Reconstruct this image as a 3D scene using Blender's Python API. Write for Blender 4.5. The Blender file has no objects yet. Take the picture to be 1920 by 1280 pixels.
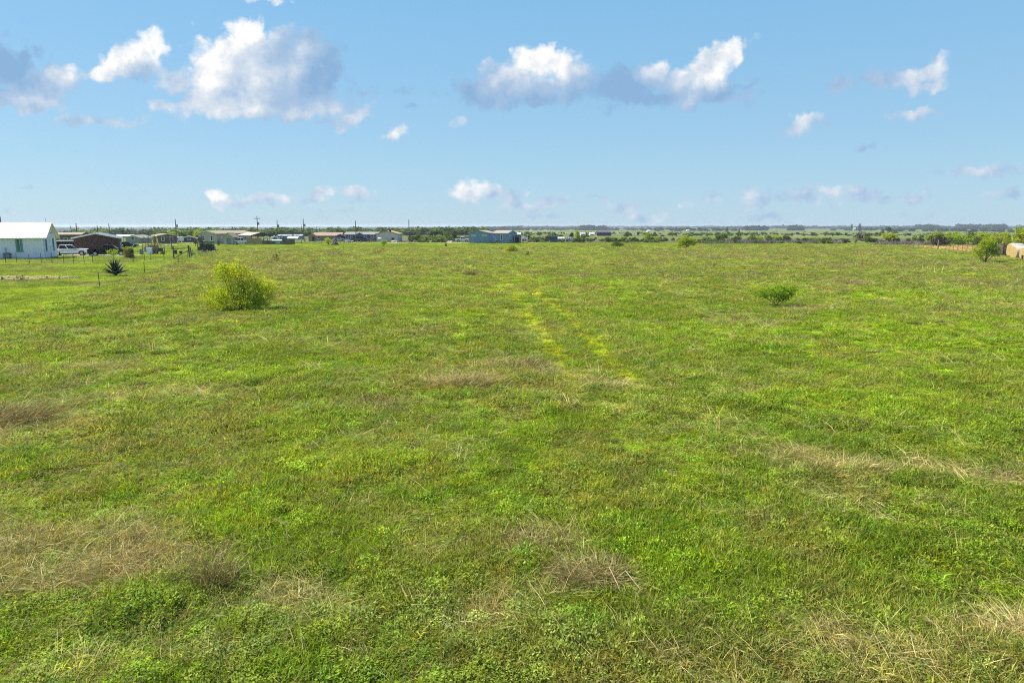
import bpy, bmesh, math, random
import numpy as np
from mathutils import Vector, Matrix, Euler

random.seed(7)
RNG = np.random.default_rng(11)
sc = bpy.context.scene
COL = sc.collection
rad = math.radians

# ------------------------------------------------------------------ camera
CAM_H, FOC, PITCH = 5.2, 1280.0, rad(9.62)
cam_data = bpy.data.cameras.new('camera')
cam_data.sensor_width = 36.0
cam_data.lens = 24.0
cam_data.clip_start = 0.1
cam_data.clip_end = 60000.0
cam = bpy.data.objects.new('camera', cam_data)
COL.objects.link(cam)
cam.location = (0, 0, CAM_H)
cam.rotation_euler = (rad(90) - PITCH, 0, 0)
sc.camera = cam
CT, ST = math.cos(PITCH), math.sin(PITCH)

def ray(px, py):
    a, b = (px - 960) / FOC, (640 - py) / FOC
    return Vector((a, CT + b * ST, -ST + b * CT))

def G(px, py, z=0.0):
    """point on the level field under a pixel of the survey photograph"""
    d = ray(px, py)
    t = (z - CAM_H) / d.z
    return Vector((d.x * t, d.y * t, z))

def A(px, py, Y):
    d = ray(px, py)
    t = Y / d.y
    return Vector((d.x * t, Y, CAM_H + d.z * t))

# ------------------------------------------------------------------ sun, sky, exposure
SUN_V = Vector((-0.62, 0.20, 0.76)).normalized()
SUN_EL = math.asin(SUN_V.z)
SUN_AZ = math.atan2(SUN_V.x, SUN_V.y)
sun_data = bpy.data.lights.new('sun', 'SUN')
sun_data.energy = 4.8
sun_data.angle = rad(0.53)
sun_data.color = (1.0, 0.95, 0.86)
sun = bpy.data.objects.new('sun', sun_data)
COL.objects.link(sun)
sun.location = (-60, 20, 80)
sun.rotation_euler = SUN_V.to_track_quat('Z', 'Y').to_euler()

world = bpy.data.worlds.new('World')
sc.world = world
world.use_nodes = True
wn, wl = world.node_tree.nodes, world.node_tree.links
wn.clear()

def wnode(t, **k):
    n = wn.new(t)
    for a, v in k.items():
        setattr(n, a, v)
    return n

def wmath(op, a, b=None, c=None, clamp=False):
    n = wnode('ShaderNodeMath', operation=op, use_clamp=clamp)
    for i, v in enumerate((a, b, c)):
        if v is None:
            continue
        if isinstance(v, (int, float)):
            n.inputs[i].default_value = v
        else:
            wl.new(v, n.inputs[i])
    return n.outputs[0]

sky = wnode('ShaderNodeTexSky', sky_type='NISHITA')
sky.sun_disc = False
sky.sun_elevation = SUN_EL
sky.sun_rotation = SUN_AZ
sky.altitude = 0
sky.air_density = 1.0
sky.dust_density = 0.2
sky.ozone_density = 3.0
tc = wnode('ShaderNodeTexCoord')
sep = wnode('ShaderNodeSeparateXYZ')
wl.new(tc.outputs['Generated'], sep.inputs[0])
front = wmath('MAXIMUM', sep.outputs[1], 0.05)
cu = wmath('DIVIDE', sep.outputs[0], front)
cv = wmath('DIVIDE', sep.outputs[2], front)
comb = wnode('ShaderNodeCombineXYZ')
wl.new(cu, comb.inputs[0]); wl.new(cv, comb.inputs[1])

def noise_node(vec, scale, detail=6, rough=0.55):
    n = wnode('ShaderNodeTexNoise', noise_dimensions='2D')
    n.inputs['Scale'].default_value = scale
    n.inputs['Detail'].default_value = detail
    n.inputs['Roughness'].default_value = rough
    wl.new(vec, n.inputs['Vector'])
    return n

# the cloud field is warped by a little turbulence, so that edges fray
warp = noise_node(comb.outputs[0], 26, 5, 0.6)
wsub = wnode('ShaderNodeVectorMath', operation='SUBTRACT')
wl.new(warp.outputs['Color'], wsub.inputs[0]); wsub.inputs[1].default_value = (0.5, 0.5, 0.5)
wmad = wnode('ShaderNodeVectorMath', operation='MULTIPLY_ADD')
wl.new(wsub.outputs[0], wmad.inputs[0]); wmad.inputs[1].default_value = (0.030, 0.026, 0)
wl.new(comb.outputs[0], wmad.inputs[2])
CP = wmad.outputs[0]

# puffs: bearing and height given by survey pixel, radii in the same unit; tilt, thickness, brightness
PUFFS = [
 (15,128,75,52,0,1,.12),(70,165,100,36,0,.95,.5),(105,137,42,24,0,1,.9),(45,186,110,26,0,1,.72),(130,150,40,20,0,.8,.7),(-60,150,90,60,0,1,.5),
 (188,138,52,20,14,1,.85),(225,118,56,28,25,1.1,.95),(268,98,38,34,20,1.1,1),(295,86,24,34,0,1,1),(268,128,60,20,25,.7,.42),
 (462,66,46,34,0,1.15,1.05),(436,106,74,42,20,1.2,1.05),(396,142,54,62,0,1.2,1.05),(470,135,110,72,0,1.2,.82),(545,112,92,58,0,1.1,.50),(572,84,46,40,0,1,.74),
 (602,130,54,56,0,1,.25),(520,172,130,44,0,1.1,.42),(430,182,120,40,0,1.1,.78),(330,158,46,36,0,.9,.8),(345,198,96,22,0,.9,.72),(425,206,110,22,0,1,.8),(560,158,60,36,0,.6,.6),
 (562,214,62,24,10,1,.82),(608,202,58,26,8,.95,.66),(664,217,52,18,24,.95,.76),(672,176,46,14,-8,.55,.25),(600,228,90,12,0,.7,.5),
 (180,228,110,16,0,.8,.62),(150,225,36,15,0,.8,.8),(215,230,40,14,0,.7,.75),
 (1016,118,66,36,0,1.15,1.02),(1070,142,54,38,-10,1.1,.82),(958,150,74,38,0,1.1,.75),(990,166,124,34,0,1.1,.58),(896,176,86,24,0,.9,.28),(1010,186,140,17,0,.9,.32),(1092,162,36,28,0,.9,.3),
 (1372,95,32,30,35,1.1,.95),(1334,126,64,40,30,1.15,.9),(1282,160,64,32,0,1.1,.95),(1220,139,44,22,10,1,.92),(1160,168,72,34,10,1.05,.08),(1200,186,90,20,0,1,.2),(1300,178,116,22,0,1,.42),(1388,162,54,11,14,.7,.25),(1240,158,60,24,0,.9,.5),
 (1748,134,54,28,30,.9,.75),(1702,150,56,26,10,.85,.75),(1742,166,64,18,12,.9,.78),(1640,150,80,24,-8,.8,.5),(1580,158,50,20,8,.85,.6),(1690,178,56,14,10,.6,.5),(1748,102,14,18,0,.5,.5),
 (1512,225,34,26,15,.9,.85),(1482,246,56,16,10,.7,.6),(1545,230,46,16,12,.6,.5),
 (1705,214,62,16,4,.8,.62),(1870,184,24,10,15,.55,.4),(1615,278,40,8,0,.5,.4),
 (740,248,32,15,15,.85,.8),(868,226,30,17,30,.6,.75),(752,172,60,10,0,.45,.2),(1424,74,26,28,-30,.55,.7),(500,0,80,8,0,.7,.8),(780,196,30,8,0,.5,.3),
 (885,358,50,25,5,1,.95),(930,366,76,18,0,.7,.68),(985,362,24,14,0,.6,.8),(405,372,24,20,0,.85,.92),(485,374,62,15,0,.75,.8),(440,382,110,9,0,.5,.4),
 (590,370,54,17,18,.75,.78),(672,365,40,18,0,.75,.82),(700,378,60,10,0,.5,.6),(1000,385,74,14,4,.7,.72),(1120,372,28,14,0,.55,.7),(1165,388,54,12,6,.6,.7),
 (1320,380,46,18,12,.7,.78),(1552,356,34,13,0,.8,.9),(1480,368,140,26,0,.62,.58),(1610,362,64,16,0,.62,.66),(1690,372,120,16,0,.55,.6),(1830,322,100,16,0,.7,.5),(1900,362,70,20,0,.5,.5),
 (1200,408,80,16,0,.55,.72),(1440,408,110,16,0,.5,.66),(1350,410,50,12,0,.5,.7),(1740,405,100,14,0,.45,.6),(265,358,60,7,0,.45,.35),(35,352,34,10,0,.5,.7),(15,398,40,16,0,.5,.7),
 (205,318,60,7,0,.3,.5),(610,408,70,12,0,.4,.6),(1020,406,70,10,0,.45,.6),(640,396,100,9,0,.4,.55),
]
S = None; B = None
for (px, py, rx, ry, rot, w, b) in PUFFS:
    if py > 300: w = min(1.0, w + .14); b = max(b, .66) * .95
    if b < .5: rx, ry = rx * 1.15, ry * 1.22
    d = ray(px, py)
    mp = wnode('ShaderNodeMapping', vector_type='TEXTURE')
    mp.inputs['Location'].default_value = (d.x / d.y, d.z / d.y, 0)
    mp.inputs['Rotation'].default_value = (0, 0, rad(rot))
    k = 1.50 / FOC
    mp.inputs['Scale'].default_value = (rx * k, ry * k, 1)
    wl.new(CP, mp.inputs['Vector'])
    gr = wnode('ShaderNodeTexGradient', gradient_type='SPHERICAL')
    wl.new(mp.outputs[0], gr.inputs[0])
    g = gr.outputs['Fac']
    gw = wmath('MULTIPLY', g, w)
    S = gw if S is None else wmath('SMOOTH_MAX', S, gw, 0.12)
    g2 = wmath('POWER', g, 2.4)
    if B is None:
        B = wmath('MULTIPLY', g2, w * b); W2 = wmath('MULTIPLY', g2, w)
    else:
        B = wmath('MULTIPLY_ADD', g2, w * b, B); W2 = wmath('MULTIPLY_ADD', g2, w, W2)
bright = wmath('DIVIDE', B, wmath('MAXIMUM', W2, 1e-4))
edge = noise_node(comb.outputs[0], 15, 9, 0.58)
fine = noise_node(comb.outputs[0], 70, 6, 0.6)
dens = wmath('MULTIPLY_ADD', wmath('SUBTRACT', edge.outputs[0], 0.5), 0.55, S)
dens = wmath('MULTIPLY_ADD', wmath('SUBTRACT', fine.outputs[0], 0.5), 0.20, dens)
vor = wnode('ShaderNodeTexVoronoi', voronoi_dimensions='2D', feature='SMOOTH_F1')
vor.inputs['Scale'].default_value = 34; vor.inputs['Smoothness'].default_value = 0.6; vor.inputs['Detail'].default_value = 2
wl.new(CP, vor.inputs['Vector'])
dens = wmath('MULTIPLY_ADD', wmath('SUBTRACT', 0.40, vor.outputs['Distance']), 0.40, dens)
mr = wnode('ShaderNodeMapRange', interpolation_type='SMOOTHSTEP')
mr.inputs['From Min'].default_value = 0.22; mr.inputs['From Max'].default_value = 0.62
wl.new(dens, mr.inputs[0])
alpha = mr.outputs[0]
# relief of the billows towards the sun: the same turbulence sampled a little up-sun
off = wnode('ShaderNodeVectorMath', operation='ADD')
wl.new(comb.outputs[0], off.inputs[0]); off.inputs[1].default_value = (-0.012, 0.012, 0)
edge2 = noise_node(off.outputs[0], 15, 9, 0.58)
relief = wmath('MULTIPLY', wmath('SUBTRACT', edge.outputs[0], edge2.outputs[0]), 1.2)
bri = wmath('ADD', wmath('MULTIPLY_ADD', bright, 1.50, -0.45), relief, clamp=True)
ramp = wnode('ShaderNodeValToRGB')
cr = ramp.color_ramp
cr.elements[0].position = 0.0; cr.elements[0].color = (0.27, 0.46, 0.71, 1)
cr.elements[1].position = 1.0; cr.elements[1].color = (1.0, 1.0, 1.0, 1)
e = cr.elements.new(0.45); e.color = (0.43, 0.58, 0.78, 1)
e = cr.elements.new(0.78); e.color = (0.70, 0.78, 0.87, 1)
wl.new(bri, ramp.inputs[0])
CLOUD_GAIN = 5.35
cl_scale = wnode('ShaderNodeVectorMath', operation='SCALE')
wl.new(ramp.outputs[0], cl_scale.inputs[0]); cl_scale.inputs['Scale'].default_value = CLOUD_GAIN
# clear humid spring air: the physical sky is mixed with the pale blue of low-level moisture, the same all round
ev = wnode('ShaderNodeValToRGB')
er = ev.color_ramp
er.elements[0].position = 0.0; er.elements[0].color = (0.405, 0.630, 0.815, 1)
er.elements[1].position = 1.0; er.elements[1].color = (0.070, 0.210, 0.560, 1)
for p_, c_ in ((0.06, (0.370, 0.620, 0.820)), (0.15, (0.315, 0.585, 0.830)), (0.28, (0.245, 0.545, 0.840)), (0.55, (0.140, 0.370, 0.720))):
    q_ = er.elements.new(p_); q_.color = (*c_, 1)
wl.new(sep.outputs[2], ev.inputs[0])
evs = wnode('ShaderNodeVectorMath', operation='SCALE')
wl.new(ev.outputs[0], evs.inputs[0]); evs.inputs['Scale'].default_value = 5.10
tint = wnode('ShaderNodeMix', data_type='RGBA')
tint.inputs['Factor'].default_value = 0.85
wl.new(sky.outputs[0], tint.inputs[6]); wl.new(evs.outputs[0], tint.inputs[7])
# loose clouds of the same kind carry on round the rest of the sky
gen = wnode('ShaderNodeTexNoise', noise_dimensions='3D')
gen.inputs['Scale'].default_value = 5.5; gen.inputs['Detail'].default_value = 8; gen.inputs['Roughness'].default_value = 0.55
gmap = wnode('ShaderNodeMapping'); gmap.inputs['Scale'].default_value = (1, 1, 2.6)
wl.new(tc.outputs['Generated'], gmap.inputs[0]); wl.new(gmap.outputs[0], gen.inputs['Vector'])
ga = wnode('ShaderNodeMapRange', interpolation_type='SMOOTHSTEP')
ga.inputs['From Min'].default_value = 0.57; ga.inputs['From Max'].default_value = 0.72
wl.new(gen.outputs[0], ga.inputs[0])
side = wnode('ShaderNodeMapRange', interpolation_type='SMOOTHSTEP')   # 0 inside the front sector, 1 elsewhere
side.inputs['From Min'].default_value = 0.72; side.inputs['From Max'].default_value = 0.45
wl.new(sep.outputs[1], side.inputs[0])
genmask = wmath('MULTIPLY', ga.outputs[0], side.outputs[0])
frontmask = wnode('ShaderNodeMapRange'); frontmask.inputs['From Min'].default_value = 0.2; frontmask.inputs['From Max'].default_value = 0.35
wl.new(sep.outputs[1], frontmask.inputs[0])
a_front = wmath('MULTIPLY', alpha, frontmask.outputs[0])
mix1 = wnode('ShaderNodeMix', data_type='RGBA')
wl.new(a_front, mix1.inputs['Factor']); wl.new(tint.outputs[2], mix1.inputs[6]); wl.new(cl_scale.outputs[0], mix1.inputs[7])
mix2 = wnode('ShaderNodeMix', data_type='RGBA')
wl.new(wmath('MULTIPLY', genmask, 0.7), mix2.inputs['Factor']); wl.new(mix1.outputs[2], mix2.inputs[6])
mix2.inputs[7].default_value = (3.7, 4.2, 4.8, 1)
bg = wnode('ShaderNodeBackground')
bg.inputs['Strength'].default_value = 0.10
wl.new(mix2.outputs[2], bg.inputs['Color'])
wo = wnode('ShaderNodeOutputWorld')
wl.new(bg.outputs[0], wo.inputs['Surface'])
world.cycles.sampling_method = 'MANUAL'
world.cycles.sample_map_resolution = 512

sc.render.engine = 'CYCLES'
sc.view_settings.view_transform = 'Standard'
sc.view_settings.look = 'None'
sc.view_settings.exposure = 0.90
sc.view_settings.gamma = 1.0
sc.view_settings.use_curve_mapping = False
sc.cycles.use_denoising = False
sc.cycles.pixel_filter_type = 'BLACKMAN_HARRIS'
sc.cycles.filter_width = 1.15
sc.cycles.denoiser = 'OPENIMAGEDENOISE'
sc.cycles.denoising_input_passes = 'RGB_ALBEDO_NORMAL'
sc.cycles.max_bounces = 6
sc.cycles.diffuse_bounces = 3
sc.cycles.transmission_bounces = 3
sc.cycles.volume_bounces = 0
sc.cycles.sample_clamp_indirect = 8

# ------------------------------------------------------------------ helpers
def _hash(ix, iy, seed):
    h = (ix.astype(np.int64) * 374761393 + iy.astype(np.int64) * 668265263 + seed * 1442695041) & 0xFFFFFFFF
    h = ((h ^ (h >> 13)) * 1274126177) & 0xFFFFFFFF
    h = (h ^ (h >> 16)) & 0xFFFFFFFF
    return h / 4294967295.0

def vnoise(x, y, seed=0):
    xi, yi = np.floor(x), np.floor(y)
    fx, fy = x - xi, y - yi
    fx = fx * fx * (3 - 2 * fx); fy = fy * fy * (3 - 2 * fy)
    a = _hash(xi, yi, seed); b = _hash(xi + 1, yi, seed); c = _hash(xi, yi + 1, seed); d = _hash(xi + 1, yi + 1, seed)
    return (a * (1 - fx) + b * fx) * (1 - fy) + (c * (1 - fx) + d * fx) * fy

def fbm(x, y, octaves=4, seed=0):
    s = 0; a = 1; t = 0
    for o in range(octaves):
        s = s + a * vnoise(x * 2 ** o + 17.3 * o, y * 2 ** o - 9.1 * o, seed + o); t += a; a *= 0.55
    return s / t

def sstep(a, b, x):
    t = np.clip((x - a) / (b - a), 0, 1)
    return t * t * (3 - 2 * t)

# left fence line of the field and its far mown edge
def left_line(y):
    return -34.6 - 0.315 * (y - 57.5)
EDGE_X = [-300, -64, -32, 0, 8, 40, 100, 180, 400]
EDGE_Y = [140, 146, 155, 160, 175, 178, 181, 178, 178]
def far_edge(x):
    return np.interp(x, EDGE_X, EDGE_Y)

def hay_line(y):
    return np.interp(y, [116, 123, 133, 147, 168, 183], [87.5, 88.4, 89.6, 91.5, 98, 102])

def terrain(x, y):
    x = np.asarray(x, float); y = np.asarray(y, float)
    r = np.hypot(x, y)
    deep = 7.5 + 9.5 * sstep(60, -420, x)
    z = -deep * sstep(222, 1250, r)
    far = sstep(300, 900, r)
    z = z + far * (fbm(x / 420, y / 420, 3, 5) - 0.5) * 3.0
    near = sstep(140, 40, r) * sstep(-1.5, 2.5, x - left_line(y))
    z = z + near * ((fbm(x / 2.2, y / 2.2, 3, 9) - 0.5) * 0.26 + (fbm(x / 9, y / 9, 2, 21) - 0.5) * 0.22)
    return z

def tz(x, y):
    return float(terrain(np.array([x]), np.array([y]))[0])

def gx(px, Y):
    """ground point at survey bearing px and distance Y"""
    x = (px - 960) / FOC * Y * 1.0 / CT * (1 - 0.0)
    # depth = Y*CT - (z-h)*ST
    for _ in range(3):
        z = tz(x, Y)
        x = (px - 960) / FOC * (Y * CT - (z - CAM_H) * ST)
    return Vector((x, Y, z))

def gp(px, py):
    p = G(px, py)
    return gx(px, p.y)

def lerp3(a, b, t):
    return a * (1 - t[:, None]) + b * t[:, None]

C_MID = np.array((0.200, 0.262, 0.020)); C_BRI = np.array((0.272, 0.362, 0.011)); C_OLV = np.array((0.275, 0.278, 0.045))
C_BRN = np.array((0.290, 0.235, 0.095)); C_LAWN = np.array((0.210, 0.270, 0.012)); C_STRAW = np.array((0.56, 0.480, 0.195))
C_PAST = np.array((0.150, 0.175, 0.045)); C_FAR = np.array((0.090, 0.120, 0.036)); C_PLOUGH = np.array((0.130, 0.098, 0.082))
C_YEL = np.array((0.31, 0.335, 0.010)); C_HAY = np.array((0.44, 0.30, 0.085)); C_DARK = np.array((0.060, 0.085, 0.016))

# straw and brown patches: survey pixel of the middle, radii in metres, strength
STRAW_SPOTS = [(40, 1030, 1.5, .75, 1), (210, 1060, 1.3, .6, .9), (100, 1085, 1.0, .4, .8), (150, 1010, 1.3, .5, .8), (880, 712, 1.5, 1.3, .9), (960, 690, 1.8, .9, .6),
 (1030, 700, 1.2, .7, .5), (10, 790, 1.6, 1.4, .9), (1590, 885, 1.0, .5, .8), (1490, 860, .8, .4, .6), (1110, 1085, .7, .4, .7), (1000, 1020, .7, .3, .5),
 (680, 1150, .8, .4, .55), (560, 1130, .7, .4, .5), (900, 1150, .7, .4, .45), (1870, 1180, .9, .4, .7), (1700, 1230, .8, .3, .5), (420, 1230, .6, .3, .5),
 (1850, 900, 1.0, .5, .5), (1380, 740, 1.0, .7, .5), (1120, 720, 1.4, .8, .45), (300, 740, 2.0, 1.0, .5), (150, 690, 2.4, 1.2, .5), (60, 705, 2.2, 1.0, .45), (640, 760, 1.4, .7, .35),
 (1410, 604, 2.2, 1.3, .5), (1520, 580, 2.0, 1.0, .55), (1590, 531, 3.0, 1.8, .6), (1260, 536, 6, 1.2, .5), (330, 600, 2.6, 1.5, .4), (130, 620, 2.5, 1.5, .4), (500, 640, 2.2, 1.2, .3), (60, 790, 1.6, .8, .6)]
YEL_SPOTS = [(760, 860, 1.2, .9, .6), (600, 870, 1.4, .9, .6), (400, 700, 2.2, 1.6, .5), (250, 760, 1.6, 1, .5), (1600, 620, 6, 4, .5), (1750, 560, 9, 5, .45), (1350, 620, 5, 3, .55), (1250, 640, 3, 2.5, .5), (1800, 640, 7, 4, .4), (450, 960, 1.2, .6, .5), (1250, 1060, .8, .4, .5), (1350, 1150, .8, .4, .55), (120, 980, .9, .4, .4), (1640, 760, 3, 2, .4), (700, 600, 3, 2, .3)]
TRACKS = []
for poly in ([(890, 480), (925, 508), (950, 540), (985, 580), (1012, 620), (1035, 660), (1060, 700), (1085, 745)], [(960, 500), (990, 530), (1020, 560), (1055, 592), (1090, 620), (1120, 645), (1150, 680), (1190, 720)]):
    TRACKS.append([G(*q) for q in poly])

def seg_dist(x, y, pts):
    d = np.full(x.shape, 1e9)
    for a, b in zip(pts[:-1], pts[1:]):
        vx, vy = b.x - a.x, b.y - a.y
        t = np.clip(((x - a.x) * vx + (y - a.y) * vy) / (vx * vx + vy * vy), 0, 1)
        d = np.minimum(d, np.hypot(x - a.x - t * vx, y - a.y - t * vy))
    return d

def spots(x, y, lst, seed):
    m = np.zeros(x.shape)
    wob = (fbm(x / .8, y / .8, 3, seed) - .5) * 1.6
    for (px, py, rx, ry, w) in lst:
        c = G(px, py)
        q = ((x - c.x) / rx) ** 2 + ((y - c.y) / ry) ** 2
        m = np.maximum(m, w * np.clip(1.25 - np.sqrt(q) * .85 + wob, 0, 1) * (q < 5))
    return m

def masks(x, y):
    r = np.hypot(x, y)
    wob = (fbm(x / 3, y / 3, 2, 71) - .5) * 2.4
    lawn = np.maximum(sstep(1.0, -1.0, x - left_line(y) + wob) * sstep(240, 200, y), sstep(-1.2, 1.2, y - far_edge(x) + wob * 1.4) * sstep(236, 206, y + np.clip(x - 60, 0, 60) * 0.35))
    hay = sstep(0, 3, 180 - y) * sstep(118, 124, y) * sstep(.2, 1.2, x - hay_line(y)) * sstep(150, 130, x)
    straw = spots(x, y, STRAW_SPOTS, 31) * (1 - lawn)
    yel = spots(x, y, YEL_SPOTS, 41) * (1 - lawn)
    track = np.zeros(x.shape)
    for tr in TRACKS:
        track = np.maximum(track, sstep(.50, .25, seg_dist(x, y, tr) + (fbm(x / .7, y / .7, 2, 77) - .5) * .35))
    track = track * sstep(.06, .30, fbm(x / 2.2, y / 3, 2, 78)) * (1 - lawn)
    return lawn, hay, straw, yel, track

def field_colour(x, y):
    r = np.hypot(x, y)
    n1 = fbm(x / 7, y / 9, 4, 1); n2 = fbm(x / 1.6, y / 1.8, 3, 2); n3 = fbm(x / 28, y / 20, 3, 3); n4 = fbm(x / 16, y / 5, 4, 4); n5 = fbm(x / .45, y / .45, 2, 6)
    c = lerp3(np.repeat(C_MID[None], len(x), 0), C_BRI, sstep(.36, .68, n1 * .5 + n2 * .5))
    c = lerp3(c, C_OLV, sstep(.48, .68, n2) * .75)
    # brown seed heads thicken with distance and to the left
    dist = sstep(22, 75, r)
    bias = 0.04 * sstep(30, -30, x) - 0.10 * sstep(2, 18, x) * sstep(75, 50, r)
    br = sstep(.47 - .10 * dist - bias, .70 - .06 * dist - bias, n4 * .55 + n3 * .25 + n2 * .2) * (.28 + .24 * dist)
    c = lerp3(c, C_BRN, br)
    c = lerp3(c, C_DARK, sstep(.55, .75, n5 * .6 + n1 * .4) * .35 * sstep(60, 20, r))
    lawn, hay, straw, yel, track = masks(x, y)
    c = lerp3(c, C_BRI * 1.15, yel * .8)
    c = lerp3(c, C_YEL, track * .8)
    c = lerp3(c, C_STRAW * .62, straw * .92)
    ln = lerp3(np.repeat(C_LAWN[None], len(x), 0), C_LAWN * np.array((.72, .72, 1.2)), sstep(.42, .68, fbm(x / 6, y / 6, 3, 15)))
    ln = lerp3(ln, np.array((.16, .15, .05)), sstep(.50, .68, fbm(x / 9, y / 3, 3, 16)) * (.7 - .4 * sstep(120, 145, y)))
    c = lerp3(c, ln, lawn)
    c = lerp3(c, C_HAY, hay)
    # rough pasture and far fields
    past = sstep(200, 232, np.maximum(y, r * .9) + np.clip(x - 60, 0, 60) * 0.35)
    p = lerp3(np.repeat(C_PAST[None], len(x), 0), np.array((.12, .155, .032)), sstep(.4, .6, fbm(x / 30, y / 60, 3, 55)))
    p = lerp3(p, C_PLOUGH, sstep(.54, .60, fbm(x / 160, y / 60, 2, 57)) * sstep(900, 500, r) * .7)
    p = lerp3(p, np.array((.165, .205, .060)), sstep(.5, .62, fbm(x / 260, y / 200, 2, 58)) * sstep(320, 480, r))
    plough = sstep(0, 6, 300 - y) * sstep(0, 5, y - 232) * sstep(75, 92, x) * sstep(165, 150, x)
    p = lerp3(p, C_PLOUGH, plough * .85)
    p = lerp3(p, C_FAR, sstep(1500, 3200, r))
    p = lerp3(p, C_FAR, sstep(-60, -160, x) * sstep(300, 500, r) * .8)
    c = lerp3(c, p, past)
    return np.clip(c, 0, 1)

def put(name, mesh, parent=None, loc=None, rot=0.0):
    o = bpy.data.objects.new(name, mesh)
    COL.objects.link(o)
    if parent is not None:
        o.parent = parent
    if loc is not None:
        o.location = loc
    if rot:
        o.rotation_euler = (0, 0, rot)
    return o

def tag(o, label, cat, group=None):
    o['label'] = label; o['category'] = cat
    if group:
        o['group'] = group
    return o

def thing(name, label, cat, loc=(0, 0, 0), rot=0.0, group=None):
    o = bpy.data.objects.new(name, None)
    o.empty_display_size = 0.3
    COL.objects.link(o)
    o.location = loc; o.rotation_euler = (0, 0, rot)
    return tag(o, label, cat, group)

def dup(root, loc, rot, label, group=None, scale=None):
    def cp(o, parent):
        c = o.copy(); COL.objects.link(c)
        if parent is not None:
            c.parent = parent
        for ch in o.children:
            cp(ch, c)
        return c
    r = cp(root, None)
    r.location = loc; r.rotation_euler = (0, 0, rot); r['label'] = label
    if group:
        r['group'] = group
    if scale is not None:
        r.scale = scale
    return r

class MB:
    def __init__(s):
        s.v = []; s.f = []
    def add(s, verts, faces):
        n = len(s.v); s.v += [tuple(q) for q in verts]; s.f += [tuple(i + n for i in f) for f in faces]; return s
    def box(s, cx, cy, cz, sx, sy, sz, rz=0.0, taper=1.0):
        x, y, z = sx / 2, sy / 2, sz / 2
        c, n = math.cos(rz), math.sin(rz)
        vs = []
        for k, t in ((-z, 1.0), (z, taper)):
            for (a, b) in ((-x, -y), (x, -y), (x, y), (-x, y)):
                a *= t; b *= t
                vs.append((cx + a * c - b * n, cy + a * n + b * c, cz + k))
        return s.add(vs, [(3, 2, 1, 0), (4, 5, 6, 7), (0, 1, 5, 4), (1, 2, 6, 5), (2, 3, 7, 6), (3, 0, 4, 7)])
    def b2(s, x0, x1, y0, y1, z0, z1):
        return s.box((x0 + x1) / 2, (y0 + y1) / 2, (z0 + z1) / 2, x1 - x0, y1 - y0, z1 - z0)
    def tube(s, pts, radii, n=6, cap=True):
        pts = [Vector(p) for p in pts]
        if isinstance(radii, (int, float)):
            radii = [radii] * len(pts)
        rings = []
        for i, p in enumerate(pts):
            d = (pts[min(i + 1, len(pts) - 1)] - pts[max(i - 1, 0)])
            d = d.normalized() if d.length > 1e-9 else Vector((0, 0, 1))
            u = d.cross(Vector((0, 0, 1)) if abs(d.z) < .9 else Vector((1, 0, 0))).normalized(); w = d.cross(u)
            rings.append([p + (u * math.cos(2 * math.pi * k / n) + w * math.sin(2 * math.pi * k / n)) * radii[i] for k in range(n)])
        vs = [q for r in rings for q in r]; fs = []
        for i in range(len(pts) - 1):
            for k in range(n):
                a, b = i * n + k, i * n + (k + 1) % n
                fs.append((a, a + n, b + n, b))
        if cap:
            fs.append(tuple(range(n))); fs.append(tuple(range((len(pts) - 1) * n + n - 1, (len(pts) - 1) * n - 1, -1)))
        return s.add(vs, fs)
    def extrude(s, prof, y0, y1, axis='y'):
        """profile of (a, z) points pushed from y0 to y1 (axis y: a is x)"""
        n = len(prof)
        if axis == 'y':
            vs = [(a, y0, z) for a, z in prof] + [(a, y1, z) for a, z in prof]
        else:
            vs = [(y0, a, z) for a, z in prof] + [(y1, a, z) for a, z in prof]
        fs = [tuple(range(n)), tuple(range(2 * n - 1, n - 1, -1))] + [(i, i + n, (i + 1) % n + n, (i + 1) % n) for i in range(n)]
        return s.add(vs, fs)
    def quad(s, a, b, c, d):
        return s.add([a, b, c, d], [(0, 1, 2, 3)])
    def mesh(s, name, mat, smooth=False, fix=True):
        me = bpy.data.meshes.new(name)
        me.from_pydata(s.v, [], s.f)
        if fix:
            bm = bmesh.new(); bm.from_mesh(me); bmesh.ops.recalc_face_normals(bm, faces=bm.faces); bm.to_mesh(me); bm.free()
        for m in (mat if isinstance(mat, (list, tuple)) else [mat]):
            me.materials.append(m)
        if smooth:
            me.polygons.foreach_set('use_smooth', [True] * len(me.polygons))
        me.update()
        return me
    def obj(s, name, mat, parent=None, loc=None, smooth=False, bevel=0, rot=0.0):
        o = put(name, s.mesh(name, mat, smooth), parent, loc, rot)
        if bevel:
            m = o.modifiers.new('bevel', 'BEVEL'); m.width = bevel; m.segments = 2; m.limit_method = 'ANGLE'; m.angle_limit = rad(35)
        return o

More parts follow.
